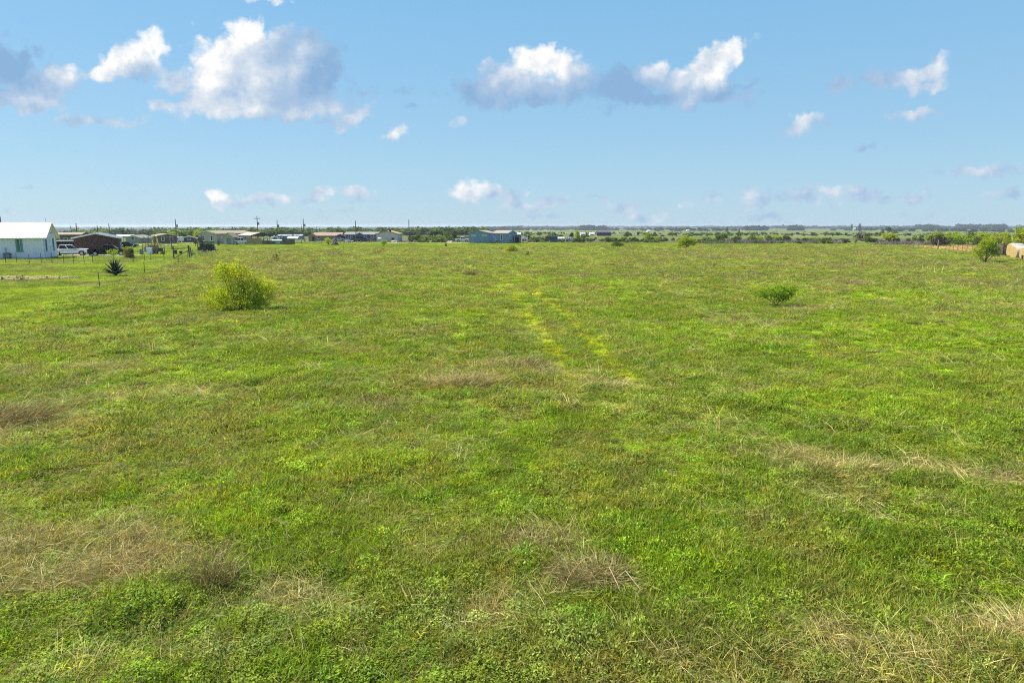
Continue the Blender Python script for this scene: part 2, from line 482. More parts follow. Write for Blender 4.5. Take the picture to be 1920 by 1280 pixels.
# ------------------------------------------------------------------ materials
MATS = {}
def mat(name, col, rough=0.7, metal=0.0, var=0.0, scale=3.0, dirt=None, bump=0.0, stretch=(1, 1, 1), spec=0.4):
    if name in MATS:
        return MATS[name]
    m = bpy.data.materials.new(name); m.use_nodes = True
    nt = m.node_tree; b = nt.nodes['Principled BSDF']
    b.inputs['Roughness'].default_value = rough; b.inputs['Metallic'].default_value = metal
    b.inputs['Specular IOR Level'].default_value = spec
    if var or dirt or bump:
        t = nt.nodes.new('ShaderNodeTexCoord'); mp = nt.nodes.new('ShaderNodeMapping'); mp.inputs['Scale'].default_value = stretch
        nt.links.new(t.outputs['Object'], mp.inputs[0])
        n = nt.nodes.new('ShaderNodeTexNoise'); n.inputs['Scale'].default_value = scale; n.inputs['Detail'].default_value = 5
        nt.links.new(mp.outputs[0], n.inputs['Vector'])
        r = nt.nodes.new('ShaderNodeValToRGB'); r.color_ramp.elements[0].position = .3; r.color_ramp.elements[1].position = .7
        d = dirt if dirt else tuple(c * (1 - var) for c in col)
        r.color_ramp.elements[0].color = (*d, 1); r.color_ramp.elements[1].color = (*[min(1, c * (1 + var * .5)) for c in col], 1)
        nt.links.new(n.outputs[0], r.inputs[0]); nt.links.new(r.outputs[0], b.inputs['Base Color'])
        if bump:
            bp = nt.nodes.new('ShaderNodeBump'); bp.inputs['Strength'].default_value = bump; bp.inputs['Distance'].default_value = 0.03
            nt.links.new(n.outputs[0], bp.inputs['Height']); nt.links.new(bp.outputs[0], b.inputs['Normal'])
    else:
        b.inputs['Base Color'].default_value = (*col, 1)
    MATS[name] = m
    return m

def leaf_mat(name, attr_type, trans=0.35, base=None, rough=0.6, spread=0.35, hue=None):
    """leaf: diffuse + translucent; colour from an attribute or fixed, varied per leaf by the mesh attribute 'var'"""
    m = bpy.data.materials.new(name); m.use_nodes = True
    nt = m.node_tree; nt.nodes.clear(); L = nt.links
    out = nt.nodes.new('ShaderNodeOutputMaterial')
    va = nt.nodes.new('ShaderNodeAttribute'); va.attribute_name = 'var'
    mr = nt.nodes.new('ShaderNodeMapRange'); mr.inputs['To Min'].default_value = 1 - spread; mr.inputs['To Max'].default_value = 1 + spread
    L.new(va.outputs['Fac'], mr.inputs[0])
    if base is None:
        at = nt.nodes.new('ShaderNodeAttribute'); at.attribute_type = attr_type; at.attribute_name = 'col'; c = at.outputs['Color']
    else:
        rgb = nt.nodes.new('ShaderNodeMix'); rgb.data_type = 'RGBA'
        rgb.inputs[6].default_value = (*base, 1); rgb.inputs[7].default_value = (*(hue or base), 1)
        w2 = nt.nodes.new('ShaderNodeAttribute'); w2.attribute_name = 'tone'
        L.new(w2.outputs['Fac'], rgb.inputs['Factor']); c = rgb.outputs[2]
    mul = nt.nodes.new('ShaderNodeVectorMath'); mul.operation = 'SCALE'
    L.new(c, mul.inputs[0]); L.new(mr.outputs[0], mul.inputs['Scale'])
    d = nt.nodes.new('ShaderNodeBsdfDiffuse'); t = nt.nodes.new('ShaderNodeBsdfTranslucent')
    L.new(mul.outputs[0], d.inputs['Color'])
    tm = nt.nodes.new('ShaderNodeVectorMath'); tm.operation = 'MULTIPLY'; tm.inputs[1].default_value = (1.15, 1.2, .6)
    L.new(mul.outputs[0], tm.inputs[0]); L.new(tm.outputs[0], t.inputs['Color'])
    mx = nt.nodes.new('ShaderNodeMixShader'); mx.inputs[0].default_value = trans
    L.new(d.outputs[0], mx.inputs[1]); L.new(t.outputs[0], mx.inputs[2])
    g = nt.nodes.new('ShaderNodeBsdfGlossy'); g.inputs['Roughness'].default_value = rough; g.inputs['Color'].default_value = (1, 1, 1, 1)
    mx2 = nt.nodes.new('ShaderNodeMixShader'); mx2.inputs[0].default_value = 0.012
    L.new(mx.outputs[0], mx2.inputs[1]); L.new(g.outputs[0], mx2.inputs[2])
    L.new(mx2.outputs[0], out.inputs[0])
    MATS[name] = m
    return m

# ------------------------------------------------------------------ the ground
def ground_material():
    m = bpy.data.materials.new('meadow_soil_and_turf'); m.use_nodes = True
    nt = m.node_tree; L = nt.links; b = nt.nodes['Principled BSDF']
    b.inputs['Roughness'].default_value = 1.0; b.inputs['Specular IOR Level'].default_value = 0.05
    at = nt.nodes.new('ShaderNodeAttribute'); at.attribute_name = 'col'
    geo = nt.nodes.new('ShaderNodeNewGeometry')
    def noise(scale, det=4, rough=.6):
        n = nt.nodes.new('ShaderNodeTexNoise'); n.inputs['Scale'].default_value = scale; n.inputs['Detail'].default_value = det; n.inputs['Roughness'].default_value = rough
        L.new(geo.outputs['Position'], n.inputs['Vector']); return n
    n1 = noise(5.0, 5, .7); n2 = noise(0.9, 5, .65); n3 = noise(0.16, 4, .6); n4 = noise(0.02, 6, .6)
    def mm(op, a, b_, clamp=False):
        q = nt.nodes.new('ShaderNodeMath'); q.operation = op; q.use_clamp = clamp
        for i, v in enumerate((a, b_)):
            if isinstance(v, (int, float)): q.inputs[i].default_value = v
            else: L.new(v, q.inputs[i])
        return q.outputs[0]
    s = mm('ADD', mm('MULTIPLY', mm('SUBTRACT', n1.outputs[0], .5), 1.5), mm('MULTIPLY', mm('SUBTRACT', n2.outputs[0], .5), 1.1))
    s = mm('ADD', s, mm('MULTIPLY', mm('SUBTRACT', n3.outputs[0], .5), .6))
    s = mm('ADD', s, mm('MULTIPLY', mm('SUBTRACT', n4.outputs[0], .5), .7))
    s = mm('MAXIMUM', mm('ADD', s, 1.0), .3)
    sc_ = nt.nodes.new('ShaderNodeVectorMath'); sc_.operation = 'SCALE'
    L.new(at.outputs['Color'], sc_.inputs[0]); L.new(s, sc_.inputs['Scale'])
    # a little dry thatch
    th = mm('MULTIPLY', mm('SUBTRACT', n2.outputs['Color'] if False else n1.outputs[0], .55), 2.2, True)
    mx = nt.nodes.new('ShaderNodeMix'); mx.data_type = 'RGBA'; mx.inputs[7].default_value = (.17, .14, .07, 1)
    L.new(mm('MULTIPLY', th, .8), mx.inputs['Factor']); L.new(sc_.outputs[0], mx.inputs[6])
    L.new(mx.outputs[2], b.inputs['Base Color'])
    bp = nt.nodes.new('ShaderNodeBump'); bp.inputs['Strength'].default_value = .8; bp.inputs['Distance'].default_value = .12
    L.new(n1.outputs[0], bp.inputs['Height']); L.new(bp.outputs[0], b.inputs['Normal'])
    return m

def build_ground():
    rings = 430; ang = np.concatenate([np.linspace(-50, 50, 561), np.linspace(50, 310, 92)[1:-1]])
    nA = len(ang)
    rr = 4.0 * (15000 / 4.0) ** (np.arange(rings) / (rings - 1))
    a = np.radians(ang)
    X = rr[:, None] * np.sin(a)[None]; Y = rr[:, None] * np.cos(a)[None]
    x = np.concatenate([[0.0], X.ravel()]); y = np.concatenate([[0.0], Y.ravel()])
    z = terrain(x, y)
    co = np.stack([x, y, z], 1)
    i = np.arange(rings - 1)[:, None]; k = np.arange(nA)[None]; k2 = (k + 1) % nA
    q = np.stack([1 + i * nA + k, 1 + i * nA + k2, 1 + (i + 1) * nA + k2, 1 + (i + 1) * nA + k], -1).reshape(-1, 4)[:, ::-1]
    kk = np.arange(nA); tri = np.stack([np.zeros(nA, int), 1 + (kk + 1) % nA, 1 + kk], 1)
    me = bpy.data.meshes.new('ground')
    me.vertices.add(len(co)); me.vertices.foreach_set('co', co.ravel())
    loops = np.concatenate([tri.ravel(), q.ravel()]); me.loops.add(len(loops)); me.loops.foreach_set('vertex_index', loops)
    starts = np.concatenate([np.arange(nA) * 3, nA * 3 + np.arange(len(q)) * 4]); me.polygons.add(len(starts)); me.polygons.foreach_set('loop_start', starts)
    me.update(calc_edges=True); me.validate()
    c = field_colour(x, y)
    at = me.attributes.new('col', 'FLOAT_COLOR', 'POINT')
    at.data.foreach_set('color', np.concatenate([c, np.ones((len(c), 1))], 1).ravel())
    me.materials.append(ground_material())
    me.polygons.foreach_set('use_smooth', [True] * len(me.polygons))
    o = put('ground', me); o['kind'] = 'structure'
    return o
ground = build_ground()

# ------------------------------------------------------------------ grass: clumps scattered over the field
LIB = bpy.data.collections.new('clump_library')   # prototypes only, not linked to the scene

def strip_mesh(name, blades, material):
    """blades: list of (root, mid, tip, halfwidth vector, var)"""
    v = []; f = []; var = []
    for (a, m_, t, w, q) in blades:
        n = len(v)
        v += [a - w, a + w, m_ + w * .8, m_ - w * .8, t]
        f += [(n, n + 1, n + 2, n + 3), (n + 3, n + 2, n + 4)]
        var += [q] * 5
    me = bpy.data.meshes.new(name); me.from_pydata([tuple(p) for p in v], [], f)
    at = me.attributes.new('var', 'FLOAT', 'POINT'); at.data.foreach_set('value', var)
    me.materials.append(material)
    return me

def rv(r, a=0, b=2 * math.pi):
    t = r.uniform(a, b); return Vector((math.cos(t), math.sin(t), 0))

def clump(name, seed, n, R, l0, l1, w0, w1, lean0, lean1, droop, material):
    r = random.Random(seed); bl = []
    for _ in range(n):
        p = rv(r) * (R * math.sqrt(r.random())); d = rv(r); ln = r.uniform(l0, l1); le = r.uniform(lean0, lean1)
        up = Vector((0, 0, 1)); d1 = (up * math.cos(le) + d * math.sin(le)); le2 = min(le + droop * r.uniform(.4, 1.3), 1.75)
        d2 = (up * math.cos(le2) + d * math.sin(le2))
        a = p + Vector((0, 0, -.02)); m_ = a + d1 * ln * .5; t = m_ + d2 * ln * .5
        if t.z < .01: t.z = .01 + r.random() * .03
        side = d1.cross(rv(r)).normalized() * (r.uniform(w0, w1) / 2)
        bl.append((a, m_, t, side, r.random()))
    return strip_mesh(name, bl, material)

def leafy(name, seed, n, R, h, s0, s1, material):
    r = random.Random(seed); v = []; f = []; var = []
    for _ in range(n):
        rr_ = math.sqrt(r.random()); p = rv(r) * (R * rr_); p.z = h * (1 - rr_ * rr_) * r.uniform(.35, 1.1) + .01
        d = (rv(r) + Vector((0, 0, r.uniform(-.3, .7)))).normalized(); s = d.cross(Vector((0, 0, 1))).normalized()
        L_ = r.uniform(s0, s1); q = len(v)
        v += [p, p + d * L_ * .5 + s * L_ * .28, p + d * L_, p + d * L_ * .5 - s * L_ * .28]
        f.append((q, q + 1, q + 2, q + 3)); var += [r.random()] * 4
    me = bpy.data.meshes.new(name); me.from_pydata([tuple(p) for p in v], [], f)
    at = me.attributes.new('var', 'FLOAT', 'POINT'); at.data.foreach_set('value', var)
    me.materials.append(material)
    return me

M_GRASS = leaf_mat('grass_blade', 'INSTANCER', trans=.45, spread=.5)
M_DRY = leaf_mat('dry_stalk', 'INSTANCER', trans=.15, spread=.4)

def lib(prefix, meshes):
    c = bpy.data.collections.new(prefix); LIB.children.link(c)
    for i, me in enumerate(meshes):
        c.objects.link(bpy.data.objects.new('%s_%d' % (prefix, i), me))
    return c

def scatter(name, label, x, y, col, scl, src, seed, kind='grass', zoff=0.0):
    n = len(x); r = np.random.default_rng(seed)
    me = bpy.data.meshes.new(name)
    me.vertices.add(n)
    z = terrain(x, y) + zoff
    me.vertices.foreach_set('co', np.stack([x, y, z], 1).ravel())
    a = me.attributes.new('col', 'FLOAT_COLOR', 'POINT'); a.data.foreach_set('color', np.concatenate([col, np.ones((n, 1))], 1).ravel())
    a = me.attributes.new('scl', 'FLOAT_VECTOR', 'POINT'); a.data.foreach_set('vector', scl.ravel())
    rot = np.stack([r.normal(0, .12, n), r.normal(0, .12, n), r.uniform(0, 6.283, n)], 1)
    a = me.attributes.new('rot', 'FLOAT_VECTOR', 'POINT'); a.data.foreach_set('vector', rot.ravel())
    a = me.attributes.new('idx', 'INT', 'POINT'); a.data.foreach_set('value', r.integers(0, len(src.objects), n))
    o = put(name, me); o['kind'] = 'stuff'; o['label'] = label; o['category'] = kind
    ng = bpy.data.node_groups.new(name, 'GeometryNodeTree')
    ng.interface.new_socket('Geometry', in_out='INPUT', socket_type='NodeSocketGeometry')
    ng.interface.new_socket('Geometry', in_out='OUTPUT', socket_type='NodeSocketGeometry')
    N = ng.nodes.new; K = ng.links.new
    gi = N('NodeGroupInput'); go = N('NodeGroupOutput')
    ci = N('GeometryNodeCollectionInfo'); ci.inputs['Collection'].default_value = src; ci.inputs['Separate Children'].default_value = True; ci.inputs['Reset Children'].default_value = True
    iop = N('GeometryNodeInstanceOnPoints'); iop.inputs['Pick Instance'].default_value = True
    def na(nm, t):
        q = N('GeometryNodeInputNamedAttribute'); q.data_type = t; q.inputs['Name'].default_value = nm; return q.outputs['Attribute']
    e2r = N('FunctionNodeEulerToRotation')
    K(gi.outputs[0], iop.inputs['Points']); K(ci.outputs[0], iop.inputs['Instance']); K(na('idx', 'INT'), iop.inputs['Instance Index'])
    K(na('rot', 'FLOAT_VECTOR'), e2r.inputs[0]); K(e2r.outputs[0], iop.inputs['Rotation']); K(na('scl', 'FLOAT_VECTOR'), iop.inputs['Scale'])
    K(iop.outputs[0], go.inputs[0])
    md = o.modifiers.new('scatter', 'NODES'); md.node_group = ng
    return o

def band_points(bands, seed, half=47):
    r = np.random.default_rng(seed); xs = []; ys = []; bs = []
    for b, (d0, d1, dens) in enumerate(bands):
        area = math.pi * (d1 * d1 - d0 * d0) * (2 * half / 360)
        n = int(area * dens)
        rr_ = np.sqrt(r.uniform(d0 * d0, d1 * d1, n)); a = np.radians(r.uniform(-half, half, n))
        xs.append(rr_ * np.sin(a)); ys.append(rr_ * np.cos(a)); bs.append(np.full(n, b))
    return np.concatenate(xs), np.concatenate(ys), np.concatenate(bs)

def build_grass():
    r = np.random.default_rng(5)
    g = lib('grass_clump', [clump('grass_clump', 100 + i, 100, .24, .06, .22, .010, .022, .1, 1.15, .8, M_GRASS) for i in range(5)])
    w = lib('weed_clump', [leafy('weed_clump', 200 + i, 150, .24, .17, .024, .055, M_GRASS) for i in range(4)])
    d = lib('straw_clump', [clump('straw_clump', 300 + i, 34, .26, .22, .62, .005, .009, .75, 1.5, .35, M_DRY) for i in range(5)])
    h = lib('seed_clump', [clump('seed_clump', 400 + i, 40, .30, .22, .46, .006, .010, .0, .55, .25, M_DRY) for i in range(3)])
    l = lib('turf_clump', [clump('turf_clump', 500 + i, 70, .34, .04, .11, .008, .015, .1, 1.0, .6, M_GRASS) for i in range(3)])
    bands = [(4.5, 11, 75), (11, 18, 44), (18, 30, 20), (30, 50, 9), (50, 85, 4.0), (85, 150, 1.7), (150, 215, .9)]
    SX = np.array([.95, 1.05, 1.35, 1.8, 2.5, 3.6, 4.8]); SZ = np.array([1.0, 1.0, 1.1, 1.15, 1.2, 1.3, 1.4])
    x, y, b = band_points(bands, 1)
    lawn, hay, straw, yel, track = masks(x, y)
    keep = (lawn < .5) & (hay < .4) & (r.random(len(x)) > straw * .92) & (r.random(len(x)) > track * .45)
    x, y, b, straw, yel, track = x[keep], y[keep], b[keep], straw[keep], yel[keep], track[keep]
    c = field_colour(x, y)
    n = len(x)
    tall = fbm(x / 1.3, y / 1.3, 3, 90)
    c = c * np.exp(r.normal(0, .22, (n, 1))) * (1 + r.normal(0, .10, (n, 3)) * np.array((1.2, .6, 1)))
    # scattered dry clumps among the green
    dry = r.random(n) < (.06 + .20 * sstep(.54, .70, fbm(x / .9, y / .9, 3, 95)) + .26 * sstep(.5, .7, fbm(x / 3, y / 2, 3, 92)))
    c[dry] = c[dry] * .5 + np.array((.34, .27, .13)) * .5
    k = (.50 + .95 * sstep(.34, .68, tall)) * r.uniform(.8, 1.2, n) * (1 - .4 * track)
    s = np.stack([SX[b] * r.uniform(.85, 1.2, n), SX[b] * r.uniform(.85, 1.2, n), SZ[b] * k], 1)
    weed = r.random(n) < (.04 + .26 * sstep(.52, .69, fbm(x / 4, y / 4, 3, 93)) + .3 * yel) * sstep(110, 40, np.hypot(x, y)) * ~dry
    c = np.clip(c * 1.12, 0, 1)
    i = ~weed
    scatter('field_grass', 'mixed green and olive meadow grass covering the whole field', x[i], y[i], c[i], s[i], g, 1)
    cw = c[weed] * np.array((1.0, 1.04, .85)); cw[:, 0] = np.minimum(cw[:, 0], cw[:, 1] * .80)
    scatter('broadleaf_weeds', 'low bright green broadleaf weeds growing through the meadow grass', x[weed], y[weed], cw, s[weed], w, 2, 'weeds')
    # dry stalks
    x, y, b = band_points([(4.5, 11, 13), (11, 18, 8), (18, 30, 3.4), (30, 50, 1.3), (50, 85, .5), (85, 160, .16)], 2)
    x2, y2, b2 = band_points([(4.5, 11, 110), (11, 18, 75), (18, 30, 30), (30, 50, 6), (50, 85, 2), (85, 160, .3)], 3)
    m2 = masks(x2, y2)[2]; k2 = r.random(len(x2)) < m2
    x = np.concatenate([x, x2[k2]]); y = np.concatenate([y, y2[k2]]); b = np.concatenate([b, b2[k2]])
    lawn, hay, straw, yel, track = masks(x, y)
    keep = (lawn < .5) & (r.random(len(x)) < .10 + .75 * sstep(.46, .66, fbm(x / 2.5, y / 2, 3, 94)) + straw) & (r.random(len(x)) > track)
    x, y, b, straw = x[keep], y[keep], b[keep], straw[keep]; n = len(x)
    c = C_STRAW * (1 + r.normal(0, .2, (n, 1))) * (1 + r.normal(0, .05, (n, 3))); 
    old = r.random(n) < .35
    c[old] = c[old] * np.array((.62, .56, .48))
    s = np.stack([SX[b] * r.uniform(.7, 1.25, n), SX[b] * r.uniform(.7, 1.25, n), SZ[b] * r.uniform(.5, 1.0, n) * (1 - .25 * straw)], 1)
    scatter('dry_grass', 'pale dead straw stalks lying and standing among the green grass', x, y, np.clip(c, 0, 1), s, d, 3)
    # brown seed heads, mostly far out
    x, y, b = band_points([(8, 18, 1.2), (18, 30, 1.2), (30, 50, 1.6), (50, 85, 1.3), (85, 150, .7), (150, 190, .4)], 4)
    b = b + 1
    lawn, hay, straw, yel, track = masks(x, y)
    fc = field_colour(x, y)
    brown = sstep(.9, 1.25, fc[:, 0] / fc[:, 1])
    keep = (lawn < .4) & (hay < .4) & (r.random(len(x)) < brown * .7 + .05) & (track < .5)
    x, y, b = x[keep], y[keep], b[keep]; n = len(x)
    c = np.array((.22, .175, .095)) * (1 + r.normal(0, .2, (n, 1)))
    s = np.stack([SX[b], SX[b], SZ[b] * r.uniform(.7, 1.2, n)], 1)
    scatter('seed_head_grass', 'thin brown seed heads standing over the far part of the field', x, y, np.clip(c, 0, 1), s, h, 4)
    # mown turf left of the fence and along the far edge
    x, y, b = band_points([(30, 60, 6), (60, 100, 3), (100, 160, 1.3), (160, 225, .8)], 6)
    lawn, hay, straw, yel, track = masks(x, y)
    keep = (lawn > .5) & (hay < .4)
    x, y, b = x[keep], y[keep], b[keep]; n = len(x)
    sx = np.array([1.4, 2.0, 3.0, 4.0])[b]
    c = np.clip(field_colour(x, y) * (1 + r.normal(0, .12, (n, 1))) * 1.1, 0, 1)
    s = np.stack([sx, sx, r.uniform(.7, 1.3, n)], 1)
    scatter('mown_grass', 'short bright yellow green mown grass beyond the field edge', x, y, c, s, l, 6)
build_grass()

# ------------------------------------------------------------------ roads, drives and bare ground
def sheet(name, pts, material, lift=0.03, step=1.5):
    """strip between two edge polylines given as lists of (x, y)"""
    (a, b) = pts; mb = MB(); vs = []; fs = []
    n = len(a)
    for p, q in zip(a, b):
        for k in range(5):
            t = k / 4; x = p[0] + (q[0] - p[0]) * t; y = p[1] + (q[1] - p[1]) * t
            vs.append((x, y, tz(x, y) + lift))
    for i in range(n - 1):
        for k in range(4):
            j = i * 5 + k
            fs.append((j, j + 1, j + 6, j + 5))
    mb.add(vs, fs)
    o = mb.obj(name, material); o['kind'] = 'structure'
    return o

def dense(pts, n):
    out = []
    for p, q in zip(pts[:-1], pts[1:]):
        for i in range(n):
            t = i / n; out.append((p[0] + (q[0] - p[0]) * t, p[1] + (q[1] - p[1]) * t))
    out.append(tuple(pts[-1])); return out

M_CALICHE = mat('caliche_gravel', (.62, .52, .36), .95, var=.35, scale=.8, bump=.3)
M_PALE = mat('pale_gravel', (.60, .55, .44), .95, var=.3, scale=.8, bump=.3)
def strip_px(name, rows, material, n=6, lift=.03, ragged=.5):
    """rows: (px, near Y, far Y)"""
    a = dense([(gx(px, y0).x, y0) for px, y0, y1 in rows], n); b = dense([(gx(px, y1).x, y1) for px, y0, y1 in rows], n)
    rg = random.Random(len(rows) * 7 + int(rows[0][1]))
    a = [(x, y + rg.uniform(-.4, .4) * ragged) for x, y in a]; b = [(x, y + rg.uniform(-.4, .4) * ragged) for x, y in b]
    return sheet(name, (a, b), material, lift)
strip_px('dirt_road', [(640, 214, 217), (690, 211, 215), (740, 207, 213), (790, 206, 211), (840, 205, 211), (880, 206, 212)], M_CALICHE)
strip_px('dirt_road', [(985, 209, 212), (1000, 209, 213), (1030, 210, 212)], M_CALICHE)
strip_px('driveway', [(60, 121, 128), (110, 120, 127), (160, 119, 126), (225, 119, 124), (262, 120, 122)], M_PALE)
strip_px('gravel_road', [(225, 181, 190), (270, 184, 191), (330, 188, 194), (375, 190, 194)], M_PALE)
strip_px('farm_track', [(1600, 262, 264), (1640, 258, 260), (1665, 255, 257)], M_PALE)
strip_px('field_track', [(1475, 470, 482), (1520, 500, 520), (1570, 560, 580), (1620, 640, 655)], M_PALE, lift=.05)
M_RUB = mat('stony_subsoil', (.36, .26, .11), 1, var=.45, scale=1.8, bump=.5)
strip_px('bare_soil', [(-90, 65.5, 70), (-20, 66.5, 72), (40, 66.5, 71.5), (80, 67.5, 71), (120, 68.2, 70.5), (148, 69, 69.8)], M_RUB, n=9, lift=.05, ragged=2.2)
def rubble():
    r = random.Random(4); mb = MB()
    for _ in range(420):
        px = r.uniform(-60, 150); Y = r.gauss(69, 1.1 if px < 90 else .7); p = gx(px, Y); s = r.uniform(.04, .15) * (1 if r.random() < .93 else 2)
        n0 = [Vector((r.uniform(.6, 1) * s * math.cos(t), r.uniform(.6, 1) * s * math.sin(t), 0)) for t in (0, 1.26, 2.5, 3.77, 5)]
        mb.add([p + q for q in n0] + [p + q * .6 + Vector((0, 0, s * r.uniform(.5, .9))) for q in n0], [(0, 1, 6, 5), (1, 2, 7, 6), (2, 3, 8, 7), (3, 4, 9, 8), (4, 0, 5, 9), (5, 6, 7, 8, 9)])
    o = mb.obj('rubble', mat('limestone_rubble', (.52, .41, .23), .95, var=.4, scale=.7)); o['kind'] = 'stuff'; o['label'] = 'strip of pale stones along the bare soil left of the field'; o['category'] = 'stones'
rubble()

# ------------------------------------------------------------------ buildings
M_GLASS = mat('window_glass', (.02, .03, .035), .08, spec=.6)
M_WHITE = mat('white_trim', (.78, .78, .76), .6)
M_DARKTRIM = mat('dark_trim', (.06, .055, .05), .7)
M_CONC = mat('concrete', (.42, .41, .39), .9, var=.2)

def opening(root, side, u, z0, w, h, kind, L, W, M, frame, pane, T=.09):
    """M: matrix of this block inside the building; u runs along the wall from its middle, seen from outside left to right"""
    if side == 'f': base = lambda a, d, z: Vector((a, -W / 2 - d, z))
    elif side == 'b': base = lambda a, d, z: Vector((-a, W / 2 + d, z))
    elif side == 'r': base = lambda a, d, z: Vector((L / 2 + d, a, z))
    else: base = lambda a, d, z: Vector((-L / 2 - d, -a, z))
    def blk(mb, a0, a1, z0_, z1_, d0, d1):
        v = [M @ base(a, d, z) for z in (z0_, z1_) for (a, d) in ((a0, d0), (a1, d0), (a1, d1), (a0, d1))]
        mb.add(v, [(3, 2, 1, 0), (4, 5, 6, 7), (0, 1, 5, 4), (1, 2, 6, 5), (2, 3, 7, 6), (3, 0, 4, 7)])
    f = MB(); t = T
    blk(f, u - w / 2, u - w / 2 + t, z0, z0 + h, -.03, .07); blk(f, u + w / 2 - t, u + w / 2, z0, z0 + h, -.03, .07)
    blk(f, u - w / 2 + t, u + w / 2 - t, z0 + h - t, z0 + h, -.03, .07)
    if kind == 'window':
        blk(f, u - w / 2 + t, u + w / 2 - t, z0, z0 + t, -.03, .09)
        blk(f, u - w / 2 + t, u + w / 2 - t, z0 + h * .5 - .025, z0 + h * .5 + .025, -.03, .055)
    fo = f.obj(kind, frame, root)
    p = MB(); blk(p, u - w / 2 + t, u + w / 2 - t, z0 + (t if kind == 'window' else .02), z0 + h - t, -.02, .02)
    p.obj('pane' if kind == 'window' else 'leaf', pane, fo)
    if kind == 'door':
        k = MB(); blk(k, u + w / 2 - t - .16, u + w / 2 - t - .1, z0 + 1.0, z0 + 1.08, .02, .07); k.obj('handle', M_DARKTRIM, fo)
    else:
        k = MB(); blk(k, u - w / 2 - .05, u + w / 2 + .05, z0 - .06, z0 - .002, -.03, .13); k.obj('sill', frame, fo)

def block(root, L, W, eave, ridge, wall, roof, trim, ops=(), ohg=.35, ohe=.35, off=(0, 0), rot=0.0, ribs=0.0, batten=0.0, frame=None, open_sides=False, found=True, thick=.14, trim_h=.18, rib_mat=None, soffit=None):
    M = Matrix.Translation((off[0], off[1], 0)) @ Matrix.Rotation(rot, 4, 'Z')
    def tr(mb):
        mb.v = [tuple(M @ Vector(q)) for q in mb.v]; return mb
    w = MB()
    prof = [(-W / 2, -.3), (W / 2, -.3), (W / 2, eave), (0, ridge), (-W / 2, eave)]
    if not open_sides:
        w.extrude(prof, -L / 2, L / 2, axis='x'); tr(w).obj('wall', wall, root)
    else:
        for x in (-L / 2 + .12, 0, L / 2 - .12):
            for y in (-W / 2 + .12, W / 2 - .12):
                q = MB(); q.b2(x - .06, x + .06, y - .06, y + .06, -.3, eave); tr(q).obj('post', wall, root)
        for x in (-L / 2 + .12, L / 2 - .12):
            q = MB(); q.extrude([(-W / 2, eave - .02), (W / 2, eave - .02), (0, ridge - .02)], x - .05, x + .05, axis='x'); tr(q).obj('gable_end', soffit or wall, root)
    sl = (ridge - eave) / (W / 2); x0, x1 = -L / 2 - ohg, L / 2 + ohg; ye = W / 2 + ohe; ze = eave - ohe * sl
    r = MB(); g = .004
    for s in (-1, 1):
        r.extrude([(0, ridge + g), (s * ye, ze + g), (s * ye, ze + thick + g), (0, ridge + thick + g)], x0, x1, axis='x')
    ro = tr(r).obj('roof', roof, root)
    if ribs:
        q = MB(); n = int((x1 - x0) / ribs)
        for i in range(n + 1):
            x = x0 + (x1 - x0) * i / n
            for s in (-1, 1):
                q.extrude([(0, ridge + thick), (s * ye, ze + thick), (s * ye, ze + thick + .03), (0, ridge + thick + .03)], x - .02, x + .02, axis='x')
        o = tr(q).obj('roof_seam', rib_mat or roof, ro); o['kind'] = 'stuff'
    t = MB()
    for x in (x0, x1):
        for s in (-1, 1):
            t.extrude([(0, ridge - trim_h + thick), (s * (ye + .02), ze - trim_h + thick), (s * (ye + .02), ze + thick + .03), (0, ridge + thick + .03)], x - .03, x + .03, axis='x')
    for s in (-1, 1):
        t.b2(x0 + .03, x1 - .03, s * ye - .03 + s * .02, s * ye + .03 + s * .02, ze - trim_h + thick, ze + thick - .01)
    tr(t).obj('fascia', trim, root)
    if found and not open_sides:
        q = MB(); q.b2(-L / 2 - .03, L / 2 + .03, -W / 2 - .03, W / 2 + .03, -.6, .16); tr(q).obj('foundation', M_CONC, root)
    if batten:
        q = MB()
        for i in range(int(L / batten) + 1):
            x = -L / 2 + i * L / int(L / batten)
            for s in (-1, 1): q.b2(x - .025, x + .025, s * W / 2 - .025, s * W / 2 + .025, .18, eave - .02)
        for i in range(int(W / batten) + 1):
            y = -W / 2 + i * W / int(W / batten); top = eave + (W / 2 - abs(y)) * sl - .03
            for s in (-1, 1): q.b2(s * L / 2 - .025, s * L / 2 + .025, y - .025, y + .025, .18, top)
        o = tr(q).obj('siding_batten', wall, root); o['kind'] = 'stuff'
    for (side, u, z0, ow, oh, kind, *rest) in ops:
        fr = rest[0] if rest else (frame or trim); pn = rest[1] if len(rest) > 1 else (M_GLASS if kind == 'window' else M_DARKTRIM)
        opening(root, side, u, z0, ow, oh, kind, L, W, M, fr, pn, T=rest[2] if len(rest) > 2 else .09)

def zat(px, py, Y):
    return A(px, py, Y).z

